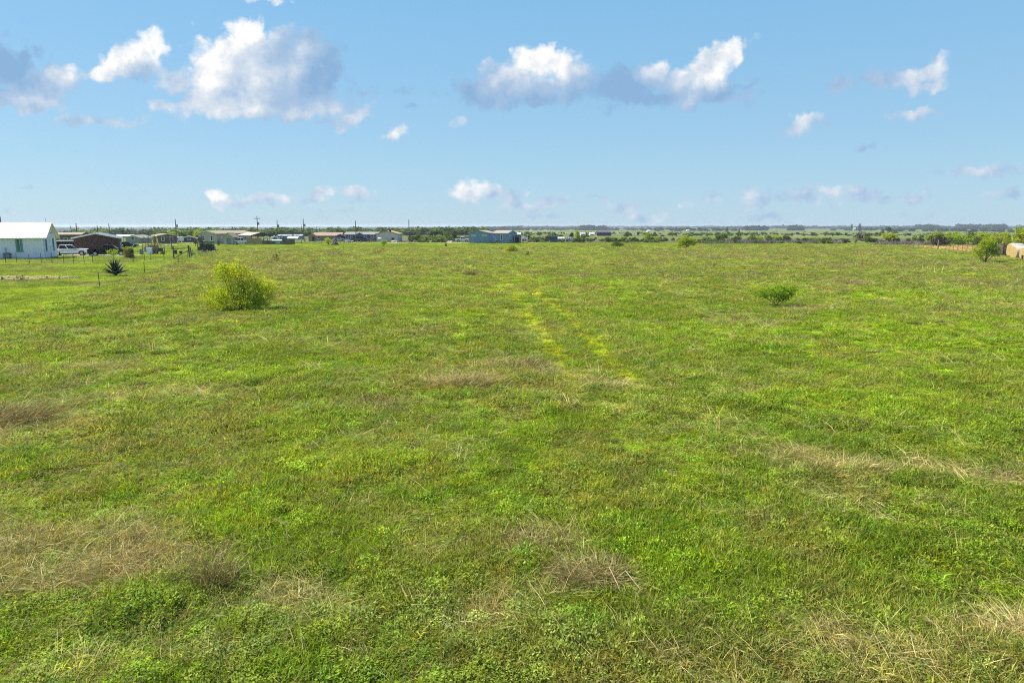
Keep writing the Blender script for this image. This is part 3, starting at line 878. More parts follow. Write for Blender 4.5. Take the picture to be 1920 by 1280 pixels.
# -- white farmhouse at the left edge
TH = rad(18)
c0 = gx(85, 110); L_, W_ = 15.0, 6.3
M_WSID = mat('white_siding', (.79, .78, .87), .65, var=.08, scale=2)
M_WROOF = mat('white_metal_roof', (.82, .82, .82), .35, metal=0.0, spec=.5)
M_TEAL = mat('teal_frame', (.10, .30, .33), .6); M_CREAMTRIM = mat('cream_trim', (.66, .60, .46), .7)
ctr = c0 + Vector((math.cos(TH), math.sin(TH), 0)) * (-L_ / 2) + Vector((-math.sin(TH), math.cos(TH), 0)) * (W_ / 2)
wh = thing('white_house', 'white board house with bright metal roof and teal window frames at left edge', 'house', (ctr.x, ctr.y, 0), TH)
pxl = lambda px: None
M_PANE = mat('curtained_pane', (.10, .12, .07), .15)
block(wh, L_, W_, zat(85, 445, 110), zat(95, 419, 113), M_WSID, M_WROOF, M_CREAMTRIM, ohg=.55, ohe=.3, ribs=.45, batten=.40, frame=M_TEAL,
      ops=[('f', L_ / 2 - 3.35, 1.15, .95, 2.15, 'window', M_TEAL, M_PANE, .22), ('f', L_ / 2 - 7.6, .2, 1.1, 2.2, 'door', M_TEAL, mat('teal_door', (.06, .22, .25), .5), .12),
           ('f', L_ / 2 - 12, 1.15, .95, 2.15, 'window', M_TEAL, M_PANE, .22),
           ('r', -2.1, 1.25, .62, 1.9, 'window', M_TEAL, M_GLASS, .12), ('r', 1.5, 1.25, .62, 1.9, 'window', M_TEAL, M_GLASS, .12), ('l', 0, 1.2, .9, 2, 'window', M_TEAL, M_GLASS, .15)])
mb = MB(); mb.b2(L_ / 2 - 5.35, L_ / 2 - 5.1, -W_ / 2 - .12, -W_ / 2 - .002, 1.35, 1.75); mb.obj('meter_box', M_CONC, wh, bevel=.01)
mb = MB(); mb.tube([(L_ / 2 - 5.2, -W_ / 2 - .06, .1), (L_ / 2 - 5.2, -W_ / 2 - .06, 1.35)], .03); mb.obj('conduit', M_CONC, wh)
for y in (-.6, .6): MB().b2(L_ / 2 + .002, L_ / 2 + .14, y - .1, y + .1, 3.95, 4.05).obj('wall_light', M_DARKTRIM, wh)
p = gx(14, 108)
ac = thing('air_conditioner', 'dark outdoor air conditioning unit standing against the white house wall', 'air conditioner', (p.x, p.y, p.z), TH)
MB().b2(-.42, .42, -.42, .42, .1, .95).obj('casing', mat('dark_casing', (.05, .055, .055), .6), ac, bevel=.03)
mb = MB(); mb.tube([(0, 0, .951), (0, 0, .99)], .36, 16); mb.obj('fan_grille', M_DARKTRIM, ac)
MB().b2(-.55, .55, -.55, .55, -.1, .1).obj('pad', M_CONC, ac)
mb = MB()
for k in range(9):
    for s in (-1, 1): mb.b2(-.4, .4, s * .42 - .006, s * .42 + .006, .2 + k * .08, .23 + k * .08)
o = mb.obj('louvre', M_CONC, ac); o['kind'] = 'stuff'

def gable(name, label, px, Y, W, L, eave, ridge, wall, roof, trim, theta, cat='house', **k):
    """gable end towards the camera when theta = 0; px is the middle of the gable wall at ground level"""
    p = gx(px, Y); th = rad(theta)
    d = Vector((-math.sin(th), math.cos(th), 0))
    c = p + d * (L / 2)
    t = thing(name, label, cat, (c.x, c.y, p.z), th - math.pi / 2)
    block(t, L, W, eave, ridge, wall, roof, trim, **k)
    return t
def longside(name, label, px, Y, L, W, eave, ridge, wall, roof, trim, theta, cat='house', **k):
    p = gx(px, Y); th = rad(theta)
    c = p + Vector((-math.sin(th), math.cos(th), 0)) * (W / 2)
    t = thing(name, label, cat, (c.x, c.y, p.z), th)
    block(t, L, W, eave, ridge, wall, roof, trim, **k)
    return t

M_BRICK = mat('red_brown_brick', (.085, .036, .024), .9, dirt=(.05, .024, .018), scale=5, stretch=(1, 1, 6), bump=.3)
M_GALV = mat('galvanised_roof', (.66, .68, .68), .4, metal=.25, var=.1, scale=1)
M_TANROOF = mat('tan_shingle', (.34, .27, .20), .95, var=.25, scale=3)
M_GREYROOF = mat('grey_shingle', (.27, .26, .24), .95, var=.25, scale=3)
M_BROWNW = mat('brown_siding', (.16, .10, .07), .85, var=.2, scale=2)
M_GREYW = mat('blue_grey_siding', (.30, .33, .34), .8, var=.12, scale=2)
M_TANW = mat('greige_siding', (.40, .36, .31), .8, var=.1, scale=2)
M_PINKROOF = mat('weathered_pink_roof', (.50, .36, .30), .8, var=.2, scale=1.5)
M_NAVY = mat('navy_siding', (.045, .075, .115), .7, var=.15, scale=2)
M_CREAM = mat('cream_siding', (.62, .60, .50), .75, var=.1, scale=2, stretch=(4, 4, 1))
M_BLUE = mat('slate_blue_siding', (.19, .285, .43), .75, var=.15, scale=2)
M_ORTRIM = mat('orange_brown_trim', (.42, .24, .10), .7)
M_YTRIM = mat('yellow_trim', (.60, .42, .14), .7)
M_WOOD = mat('tan_boards', (.36, .25, .13), .85, var=.3, scale=2, stretch=(6, 6, 1))
M_DWOOD = mat('dark_boards', (.11, .085, .075), .85, var=.3, scale=2, stretch=(6, 6, 1))
M_TDOOR = mat('teal_grey_door', (.13, .21, .24), .6)
M_PURPLE = mat('dark_shed_wall', (.075, .07, .095), .8, var=.25, scale=.4)
M_BLACK = mat('black_steel', (.018, .018, .02), .5)

e = lambda px, py, Y: zat(px, py, Y) - tz(gx(px, Y).x, Y)
br = gable('brick_house', 'dark red brown brick building with pale metal gable roof behind two pickups', 183, 129, 7.2, 11, e(183, 446.5, 129), e(183, 438.3, 129), M_BRICK, M_GALV, M_WHITE, 27, cat='house', ohg=.4, ohe=.3, ribs=.6,
      ops=[('f', 3, .9, 1.0, 1.2, 'window'), ('b', 0, .9, 1.0, 1.2, 'window'), ('b', 3.5, .1, .95, 2.05, 'door')])
# brick courses as real relief on the gable that faces the camera
mb = MB(); wv = 7.2; ee = e(183, 446.5, 129); rr0 = e(183, 438.3, 129)
bricks = []
for k in range(int((rr0 - .2) / .30)):
    z = .2 + k * .30; half = wv / 2 if z + .3 < ee else (rr0 - z - .3) / (rr0 - ee) * wv / 2
    if half < .3: break
    bricks.append((z, half))
for z, half in bricks:
    mb.b2(5.48, 5.52, -half + .02, half - .02, z, z + .27)
o = mb.obj('brick_course', M_BRICK, br); o['kind'] = 'stuff'

longside('long_house', 'low long house with tan roof and dark wall just beyond the white house gable', 118, 176, 8.5, 6, e(118, 440.5, 176), e(118, 436.8, 176), M_BROWNW, M_TANROOF, M_DARKTRIM, 15,
      ops=[('f', -1, .9, 1.1, 1.1, 'window', M_WHITE), ('f', 2.3, .9, 1.1, 1.1, 'window', M_WHITE), ('f', .8, .1, .9, 2, 'door', M_WHITE)])
p = gx(124, 143)
ls = thing('lean_to_shed', 'dark open lean to shed with flat pale roof behind the white pickup', 'shed', (p.x, p.y, p.z), rad(20))
hh = e(124, 452.5, 143)
MB().b2(-2.2, 2.2, -.2, 3.2, hh, hh + .16).obj('roof', M_GALV, ls)
MB().b2(-2.1, 2.1, 3.0, 3.1, -.2, hh - .003).obj('back_wall', M_DWOOD, ls)
MB().b2(-2.1, -2.0, .1, 2.997, -.2, hh - .003).obj('side_wall', M_DWOOD, ls)
for x in (-1.95, -.6, .7, 1.95): MB().b2(x - .06, x + .06, -.06, .06, -.2, hh - .003).obj('post', M_DWOOD, ls)
for x in (-1.3, .1, 1.35): MB().b2(x - .55, x + .55, .5, .56, 0, 1.3).obj('panel', M_BROWNW, ls)

gable('grey_house', 'blue grey gabled house with brown side wall right of the brick building', 250, 204, 4.1, 9, e(250, 446, 204), e(250, 441.6, 204), M_GREYW, M_GREYROOF, M_CREAMTRIM, 8,
      ops=[('r', 0, .9, 1.0, 1.1, 'window', M_WHITE), ('b', -2, .9, 1, 1.1, 'window', M_WHITE), ('b', 1.5, .1, .9, 2, 'door', M_WHITE)])
longside('carport', 'small open carport with white flat roof beyond the brick building', 232, 222, 4.6, 4, e(232, 443, 222), e(232, 441.2, 222), M_CONC, M_WHITE, M_WHITE, 8, cat='carport', open_sides=True)
gable('brown_house', 'brown gabled house with tan roof left of the transformer pole and trees behind', 315, 201, 5.0, 9, e(315, 442, 201), e(315, 439, 201), M_BROWNW, M_TANROOF, M_CREAMTRIM, 36,
      ops=[('r', -1.2, .9, .9, 1.1, 'window', M_WHITE), ('f', 2, .9, .9, 1.1, 'window', M_WHITE), ('r', 1.0, .1, .85, 2, 'door', M_WHITE)])
gable('low_house', 'low dull brown gabled house right of the transformer pole beside a white trailer', 355, 218, 4.2, 8, e(355, 447, 218), e(355, 443.4, 218), M_DWOOD, M_GREYROOF, M_CREAMTRIM, 24,
      ops=[('r', 0, .8, 1.0, 1.0, 'window', M_WHITE)])
tan = gable('tan_house', 'long greige house with beige roof and two white windows in its gable', 390, 198, 6.2, 15.5, e(390, 438, 198), e(390, 433.4, 198), M_TANW, M_TANROOF, M_CREAMTRIM, -17,
      ops=[('r', -1.35, .95, .85, 1.45, 'window', M_WHITE), ('r', 1.45, .95, .85, 1.45, 'window', M_WHITE), ('b', -5.4, .95, .9, 1.2, 'window', M_WHITE), ('b', 2, .95, .9, 1.2, 'window', M_WHITE)])
for y in (-3.4, .4, 4.2):
    MB().tube([(y, -.5, e(390, 433.4, 198) - .1), (y, -.5, e(390, 433.4, 198) + .42)], .07).obj('vent_pipe', M_GREYROOF, tan)
gable('garden_shed', 'small tan gabled shed with yellow trim and teal grey door before the long tan house', 428.5, 190, 2.7, 2.8, e(428, 444, 190), e(428, 437, 190), M_TANW, M_TANROOF, M_YTRIM, -6, cat='shed', ohg=.2, ohe=.25,
      ops=[('r', .15, .05, 1.15, 1.75, 'door', M_TDOOR, M_TDOOR)])
gable('open_carport', 'wide open carport with faded pink roof and dark gable beside the tan house', 490, 196, 5.6, 8.5, e(490, 441.6, 196), e(490, 436.4, 196), M_DWOOD, M_PINKROOF, M_DARKTRIM, 44, cat='carport', open_sides=True, soffit=M_DWOOD, trim_h=.2)

def boards(name, label, px0, px1, Y0, Y1, h, material, bw=.19, cat='fence', rail=True, seed=3):
    r = random.Random(seed); a, b = gx(px0, Y0), gx(px1, Y1); d = b - a; ln = math.hypot(d.x, d.y); th = math.atan2(d.y, d.x)
    t = thing(name, label, cat, (a.x, a.y, a.z), th)
    n = int(ln / (bw + .012)); proto = None
    for i in range(n):
        if proto is None:
            proto = MB().b2(0, bw, -.012, .012, -.1, h).mesh('board', material)
        o = put('board', proto, t, (i * (bw + .012), r.uniform(-.006, .006), r.uniform(-.03, .02)))
    if rail:
        for z in (.35, h * .5, h - .3): MB().b2(0, ln, .014, .055, z - .045, z + .045).obj('rail', material, t)
    for i in range(int(ln / 2.4) + 1): 
        x = min(i * 2.4 + .05, ln - .05)
        MB().b2(x - .05, x + .05, .057, .157, -.3, h - .05).obj('post', material, t)
    return t
boards('board_fence', 'tall tan board fence panel right of the white pickup by the carport', 463, 491.5, 191, 190, e(477, 446.2, 191), M_WOOD)
boards('board_fence', 'low weathered grey brown board fence between tan fence and blue shed', 492, 510, 190, 190, e(500, 451, 190), M_DWOOD, seed=5)
boards('board_fence', 'dark brown board fence panel right of the small blue shed', 529, 554, 190, 190.5, e(540, 447.4, 190), M_DWOOD, seed=6)
longside('blue_shed', 'little teal blue shed with pale low roof between two board fences', 519, 191, 2.7, 2.0, e(519, 451.4, 191), e(519, 450, 191), mat('teal_shed_wall', (.10, .20, .22), .7), M_GALV, M_WHITE, 0, cat='shed', ohg=.1, ohe=.12,
      ops=[('f', .4, .5, .8, .6, 'window', M_WHITE), ('f', -.8, .02, .6, 1.1, 'door', M_TDOOR)])
gable('white_shed', 'small white gabled metal shed behind the blue shed near a pole', 516, 216, 2.6, 4, e(516, 446.5, 216), e(516, 443.4, 216), M_WSID, M_WROOF, M_WHITE, 20, cat='shed', ohg=.1, ohe=.1, ops=[('r', 0, .05, 1.2, 1.6, 'door', M_WHITE)])
longside('canopy', 'low white canopy roof on posts behind the dark board fence', 549, 207, 2.4, 2.2, e(549, 446.8, 207), e(549, 444.4, 207), M_WHITE, M_WROOF, M_WHITE, 5, cat='canopy', open_sides=True)
longside('mobile_home', 'long low blue grey mobile home far behind the dark board fence', 543, 262, 8.8, 4, e(543, 442.4, 262), e(543, 440.4, 262), mat('faded_blue_siding', (.16, .20, .25), .8, var=.15), mat('pale_blue_roof', (.34, .38, .42), .6), M_GREYW, 4,
      ops=[('f', -3, .9, .9, .8, 'window', M_WHITE), ('f', -.4, .9, .9, .8, 'window', M_WHITE), ('f', 2.8, .9, .9, .8, 'window', M_WHITE), ('f', 1.3, .1, .8, 1.8, 'door', M_WHITE)])
gable('tan_shed', 'small orange tan shed with dark open doorway among the fence posts', 585, 232, 2.2, 3, e(585, 441.5, 232), e(585, 439, 232), mat('orange_tan_wall', (.40, .25, .12), .8, var=.2), M_TANROOF, M_ORTRIM, 14, cat='shed', ohg=.1, ohe=.1, ops=[('r', .45, .02, .8, 1.6, 'door', M_DARKTRIM, M_BLACK)])  # doorway closed by a black leaf that draws its dark inside
longside('brown_long_house', 'long brown house with faded pinkish roof left of the navy house', 613, 240, 9.6, 6, e(613, 442, 240), e(613, 436.6, 240), mat('tan_wall', (.33, .24, .15), .8, var=.15), mat('faded_brown_roof', (.36, .25, .19), .9, var=.2), M_DARKTRIM, 0,
      ops=[('f', -2.8, .7, 1, 1, 'window', M_WHITE), ('f', .8, .7, 1, 1, 'window', M_WHITE), ('f', 3.2, .1, .9, 1.8, 'door', M_WHITE)])
gable('red_brown_annex', 'small dark red brown gabled annex between brown house and navy house', 638, 238, 3.0, 4, e(638, 443.2, 238), e(638, 439.6, 238), mat('maroon_wall', (.13, .05, .045), .8, var=.2), M_GREYROOF, M_DARKTRIM, 10, ohg=.15, ohe=.2, ops=[('r', 0, .1, 1.8, 1.7, 'door', M_DARKTRIM, M_BLACK)])
nv = longside('navy_house', 'dark navy house with grey roof and white window trim behind parked vehicles', 677, 238, 11.0, 7, e(677, 439.4, 238), e(677, 435.7, 238), M_NAVY, M_GREYROOF, M_WHITE, 0, ohg=.2,
      ops=[('f', -4.7, .8, 1.1, 1.4, 'window', M_WHITE), ('f', -3.3, .8, .7, 1.4, 'window', M_WHITE), ('f', -1.2, .6, .9, 1.6, 'window', M_WHITE), ('f', .6, .1, .95, 2.0, 'door', M_WHITE), ('f', 1.7, .8, .7, 1.4, 'window', M_WHITE), ('f', 3.9, .8, 1.1, 1.3, 'window', M_WHITE), ('r', 0, .8, 1, 1.4, 'window', M_WHITE)])
block(nv, 1.6, 2.6, e(677, 439.8, 238), e(677, 436.4, 238), M_NAVY, M_GREYROOF, M_WHITE, off=(-.3, -3.4), rot=-math.pi / 2, ohg=.15, ohe=.15, found=False)
cr_ = gable('cream_house', 'cream gabled house with orange brown roof edge right of the navy house', 726, 226, 6.9, 12, e(726, 438.7, 226), e(726, 433.4, 226), M_CREAM, mat('orange_tan_shingle', (.44, .29, .17), .95, var=.2), M_ORTRIM, 2, ohg=.3,
      ops=[('r', 1.9, .1, .9, 1.2, 'door', M_DARKTRIM, M_BLACK), ('b', -4, .9, .9, 1.1, 'window', M_WHITE), ('b', 0, .9, .9, 1.1, 'window', M_WHITE), ('b', 3, .1, .9, 2, 'door', M_WHITE)])
MB().b2(4.6, 5.3, .6, 1.2, e(726, 433.4, 226) - .4, e(726, 433.4, 226) + .5).obj('chimney', M_BRICK, cr_)
bh = gable('blue_house', 'slate blue house with two low gable roofs alone beyond the field edge', 897.5, 206, 6.1, 11, e(897, 437, 206), e(897, 432.7, 206), M_BLUE, mat('tan_grey_shingle', (.36, .30, .25), .95, var=.2), mat('blue_trim', (.22, .34, .42), .7), -9, ohg=.3, ohe=.3, batten=.0,
      ops=[('r', -1.85, 2.1, .62, .42, 'window', M_WHITE), ('r', -1.15, 2.1, .62, .42, 'window', M_WHITE), ('r', 1.35, 2.1, .62, .48, 'window', M_WHITE), ('r', 2.15, 2.1, .62, .48, 'window', M_WHITE), ('b', 3.2, 1.9, .5, .8, 'window', M_WHITE), ('b', -3, .9, .9, 1.1, 'window', M_WHITE)])
iv = Matrix.Rotation(-bh.rotation_euler.z, 4, 'Z')
q = gx(946, 205); rel = iv @ (Vector((q.x, q.y + 2.6, 0)) - Vector((bh.location.x, bh.location.y, 0)))
block(bh, 4.6, 6.4, e(946, 437.5, 205), e(946, 432.8, 205), M_BLUE, MATS['tan_grey_shingle'], MATS['blue_trim'], off=(rel.x, rel.y), rot=-bh.rotation_euler.z + rad(-22), ohg=.3, ohe=.3,
      ops=[('f', .35, .95, .85, 1.5, 'window', M_WHITE, mat('bright_pane', (.06, .08, .09), .1)), ('r', -1.2, .95, .8, 1.4, 'window', M_WHITE), ('r', 1.2, .1, .9, 2.0, 'door', M_DARKTRIM)])
mb = MB()
for z in range(6): mb.b2(5.5 + .002, 5.5 + .022, -3.05, 3.05, .35 + z * .38, .37 + z * .38)
o = mb.obj('siding_lap', M_BLUE, bh); o['kind'] = 'stuff'
longside('tool_shed', 'open dark shed with white roof at the right side of the blue house', 969.5, 209, 1.9, 2.4, e(969, 440, 209), e(969, 437, 209), M_PURPLE, M_WROOF, M_WHITE, -6, cat='shed', ohg=.08, ohe=.1, ops=[('f', 0, .02, 1.5, 2.0, 'door', M_WHITE, M_BLACK)])  # open front: the black leaf stands in for the shade inside
longside('farm_container', 'squat dark blue storage container standing in the grass right of the blue house', 1038, 218, 2.4, 2.2, e(1038, 443.4, 218), e(1038, 443.0, 218), mat('deep_blue_steel', (.03, .085, .15), .6, var=.2), mat('deep_blue_lid', (.06, .15, .20), .6), mat('blue_edge', (.05, .13, .18), .6), -6, cat='container', ohg=.03, ohe=.03, thick=.05, trim_h=.08, found=False,
      ops=[('f', 0, .05, 1.7, 1.25, 'door', mat('blue_edge', (.05, .13, .18)), mat('deep_blue_door', (.025, .07, .12), .6))])
longside('white_barn', 'tiny white barn left of two beyond the yellow green tree', 1093, 420, 2.8, 4, .95, 1.5, M_WSID, M_GALV, M_WHITE, 0, cat='barn', ops=[('f', 0, .05, 1, 1, 'door')])
longside('white_barn', 'tiny white barn standing right beside the long dark barn', 1110, 420, 2.3, 4, 1.0, 1.7, M_WSID, M_WROOF, M_WHITE, 0, cat='barn', ops=[('f', 0, .05, 1, 1, 'door')])
longside('dark_barn', 'long dark purplish barn in the pasture right of two tiny white barns', 1132.5, 384, 7.8, 5, 1.9, 2.75, M_PURPLE, mat('dark_purple_roof', (.10, .095, .125), .7, var=.25, scale=.5), M_PURPLE, 0, cat='barn', ohg=.05, ops=[('f', -2.4, .05, 1.6, 1.4, 'door'), ('f', 0.2, .05, 1.6, 1.4, 'door'), ('f', 2.6, .05, 1.4, 1.4, 'door')])
for (px, Y, L, h, lab) in [(477, 2300, 26, 5, 'wide white far shed just left of the tall transformer pole'), (557, 2200, 26, 5, 'wide white far shed left of the paired utility poles'), (611, 2600, 16, 5, 'small white far shed above the brown long house'),
        (591, 3000, 14, 8, 'white far silo building right of the paired poles'), (713, 2700, 24, 8, 'white far barn above the cream house roof'), (776, 2500, 22, 7, 'white far barn with dark front right of the last pole'),
        (236, 900, 6, 3, 'tiny white far shed above the grey house'), (256, 950, 5, 3, 'tiny white far shed left of the brown house'), (503, 1900, 16, 4, 'dull white far shed between the two transformer poles'), (1217, 1300, 7, 4, 'small white far shed above upright pasture tree'), (1606, 1900, 18, 7, 'pale far barn on the right horizon'), (1290, 1500, 6, 3, 'tiny pale far shed on the far right pasture')]:
    longside('far_shed', lab, px, Y, L, L * .6, h * .7, h, M_WSID, M_WROOF, M_WHITE, random.Random(px).uniform(-25, 25), cat='shed', found=False, ops=[('f', 0, .1, L * .2, h * .5, 'door')])

# ------------------------------------------------------------------ vehicles
M_TYRE = mat('tyre_rubber', (.02, .02, .02), .85); M_RIM = mat('alloy', (.55, .55, .56), .35, metal=.7)
M_LAMP = mat('headlamp', (.75, .75, .72), .15); M_RED = mat('tail_lamp', (.35, .02, .02), .25); M_CHROME = mat('chrome', (.65, .65, .66), .2, metal=.9)
M_TINT = mat('tinted_glass', (.008, .010, .015), .2, spec=.1)

def wheel(root, x, y, r):
    w = put('wheel', None, root, (x, y, r))
    mb = MB(); s = .12
    prof = [(r * .62, -s), (r * .93, -s), (r, -s * .7), (r, s * .7), (r * .93, s), (r * .62, s)]
    n = 20; vs = []; fs = []
    for i in range(n):
        t = 2 * math.pi * i / n
        vs += [(a * math.cos(t), b, a * math.sin(t)) for a, b in prof]
    m = len(prof)
    for i in range(n):
        for k in range(m): fs.append((i * m + k, i * m + (k + 1) % m, ((i + 1) % n) * m + (k + 1) % m, ((i + 1) % n) * m + k))
    mb.add(vs, fs).obj('tyre', M_TYRE, w)
    mb = MB(); mb.tube([(0, -s * .75, 0), (0, s * .75, 0)], r * .615, 16)
    for k in range(5):
        t = 2 * math.pi * k / 5
        for sgn in (-1, 1): mb.box(math.cos(t) * r * .33, sgn * s * .80, math.sin(t) * r * .33, .06, .03, r * .5)
    mb.obj('rim', M_RIM, w)

def vehicle(name, label, cat, px, Y, rot, paint, kind='pickup', length=5.8, scale=1.0, cabx=(-.62, -.50, .55, 1.40)):
    p = gx(px, Y); t = thing(name, label, cat, (p.x, p.y, p.z), rot)
    t.scale = (scale,) * 3
    hl = length / 2; W = .98 if kind != 'sedan' else .9; wr = .40 if kind != 'sedan' else .33
    fx = hl - 1.0; rx = -hl + 1.15
    def arch(x, r, n=9): return [(x - r * math.cos(math.pi * i / (n - 1)), .42 + r * math.sin(math.pi * i / (n - 1)) * .98) for i in range(n)]
    ar = wr + .09
    zb = .42; H = 1.12 if kind != 'sedan' else .92
    if kind == 'pickup': top = [(hl - .02, .55), (hl, .80), (hl - .06, H - .04), (hl - .35, H + .03), (hl - 1.35, H + .10), (cabx[0], H + .06), (cabx[0], .72), (-hl, .72)]
    elif kind == 'suv': top = [(hl - .02, .55), (hl, .80), (hl - .08, H - .06), (hl - 1.35, H + .06), (-hl + .1, H + .06), (-hl, .8)]
    else: top = [(hl - .05, .5), (hl, .65), (hl - .15, .78), (hl - 1.25, H), (-hl + .75, H + .02), (-hl + .05, H - .05), (-hl, .6)]
    prof = [(-hl, zb + .03)] + arch(rx, ar) + arch(fx, ar) + top
    b = MB(); b.extrude(prof, -W, W); b.obj('body', paint, t, bevel=.045, smooth=False)
    # underside
    MB().b2(-hl + .2, hl - .3, -W + .12, W - .12, .24, .45).obj('chassis', M_BLACK, t)
    if kind == 'pickup':
        x0, x1, x2, x3, zt = cabx + (1.86,)
    elif kind == 'suv': x0, x1, x2, x3, zt = -hl + .12, -hl + .4, .35, hl - 1.4, 1.80
    else: x0, x1, x2, x3, zt = -hl + .72, -hl + 1.35, .25, hl - 1.28, 1.42
    zc = H + .05 if kind != 'sedan' else H - .01; wi = W - .20
    v = [(x0, -W + .03, zc), (x3, -W + .03, zc), (x3, W - .03, zc), (x0, W - .03, zc), (x1, -wi, zt), (x2, -wi, zt), (x2, wi, zt), (x1, wi, zt)]
    cb = MB(); cb.add(v, [(3, 2, 1, 0), (4, 5, 6, 7), (0, 1, 5, 4), (1, 2, 6, 5), (2, 3, 7, 6), (3, 0, 4, 7)]); cb.obj('cab', paint, t, bevel=.05)
    V = [Vector(q) for q in v]
    def pane(nm, a, b_, c, d, ins=.10, proud=.012):
        m_ = (a + b_ + c + d) / 4; nrm = (b_ - a).cross(d - a).normalized()
        if nrm.dot(m_ - Vector((0, 0, 1.2))) < 0: nrm = -nrm
        qs = []
        for k, (p_, u_, w_) in enumerate(((a, b_, d), (b_, a, c), (c, d, b_), (d, c, a))):
            qs.append(p_ + (u_ - p_).normalized() * ins + (w_ - p_).normalized() * ins * .9)
        vs = [q_ + nrm * proud for q_ in qs] + [q_ - nrm * .02 for q_ in qs]
        MB().add(vs, [(0, 1, 2, 3), (7, 6, 5, 4), (0, 4, 5, 1), (1, 5, 6, 2), (2, 6, 7, 3), (3, 7, 4, 0)]).obj(nm, M_TINT, t)
    pane('windscreen', V[1], V[2], V[6], V[5]); pane('rear_window', V[3], V[0], V[4], V[7])
    for (a, b_, c, d) in ((V[0], V[1], V[5], V[4]), (V[3], V[2], V[6], V[7])):
        n = 2 if kind != 'suv' else 3
        for k in range(n):
            s0, s1 = k / n, (k + 1) / n
            pane('side_window', a.lerp(b_, s0), a.lerp(b_, s1), d.lerp(c, s1), d.lerp(c, s0), ins=.065)
    for y in (-1, 1):
        for x in (fx, rx): wheel(t, x, y * (W - .13), wr)
        MB().b2(hl - .10, hl + .012, y * (W - .32) - .2, y * (W - .32) + .2, .80 if kind != 'sedan' else .6, .98 if kind != 'sedan' else .72).obj('headlight', M_LAMP, t, bevel=.02)
        MB().b2(-hl - .015, -hl + .12, y * (W - .09) - .085, y * (W - .09) + .085, .78 if kind != 'sedan' else .62, 1.08 if kind != 'sedan' else .8).obj('tail_light', M_RED, t, bevel=.015)
        MB().b2(x3 - .42, x3 - .22, y * (W + .10) - .10, y * (W + .10) + .10, zc + .06, zc + .24).obj('mirror', paint if kind == 'sedan' else M_BLACK, t, bevel=.02)
        MB().b2(-.30, -.12, y * (W + .012) - .012, y * (W + .012) + .012, H - .12, H - .07).obj('door_handle', M_CHROME, t)
    MB().b2(hl - .08, hl + .10, -W + .03, W - .03, .42, .62).obj('bumper', M_CHROME if kind == 'pickup' else M_BLACK, t, bevel=.04)
    MB().b2(-hl - .12, -hl + .05, -W + .03, W - .03, .46, .62).obj('bumper', M_CHROME if kind == 'pickup' else M_BLACK, t, bevel=.03)
    MB().b2(hl - .04, hl + .025, -.55, .55, .68, 1.0 if kind != 'sedan' else .72).obj('grille', M_BLACK, t)
    if kind == 'pickup':
        for y in (-1, 1): MB().b2(-hl + .03, cabx[0] - .02, y * (W - .035) - .035, y * (W - .035) + .035, .70, H + .07).obj('bed_side', paint, t, bevel=.015)
        MB().b2(-hl + .0, -hl + .07, -W + .075, W - .075, .70, H + .06).obj('tailgate', paint, t, bevel=.015)
        MB().b2(-hl + .08, cabx[0] - .04, -W + .08, W - .08, .721, .74).obj('bed_liner', M_BLACK, t)
    return t
P_WHITE = mat('white_paint', (.78, .78, .78), .25, spec=.6); P_BLACK = mat('black_paint', (.006, .006, .007), .45, spec=.08); P_SILVER = mat('silver_paint', (.50, .51, .53), .3, metal=.4)
P_DARK = mat('charcoal_paint', (.03, .032, .04), .25, spec=.6)
vehicle('pickup_truck', 'white crew cab pickup parked between white house and brick building', 'pickup', 132, 121.5, rad(22), P_WHITE, cabx=(-1.5, -1.38, .35, 1.35))
vehicle('pickup_truck', 'black pickup parked in front of the brick building', 'pickup', 203.5, 121, rad(24), P_BLACK, length=6.1, cabx=(-.75, -.62, .75, 1.65))
vehicle('pickup_truck', 'white pickup facing the field in front of the open pink carport', 'pickup', 453, 192.5, rad(203), P_WHITE, length=5.2)
vehicle('pickup_truck', 'white pickup parked at the left wall of the blue house', 'pickup', 867, 221, rad(0), P_WHITE, length=5.0, scale=.9)
vehicle('parked_car', 'black car half hidden right behind the brick building', 'car', 240, 165, rad(12), P_BLACK, kind='sedan', length=4.5)
vehicle('parked_car', 'dark van like car before the navy house door', 'car', 671, 224, rad(180), P_DARK, kind='suv', length=4.7)
vehicle('pickup_truck', 'dark pickup parked right of the dark car by the navy house', 'pickup', 684, 220, rad(0), P_DARK, length=5.0, scale=.8)
vehicle('parked_car', 'silver car in front of the red brown annex', 'car', 636, 226, rad(8), P_SILVER, kind='sedan', length=4.4)
vehicle('parked_car', 'white car far out on the pale field track', 'car', 1521, 505, rad(15), P_WHITE, kind='sedan', length=4.4)

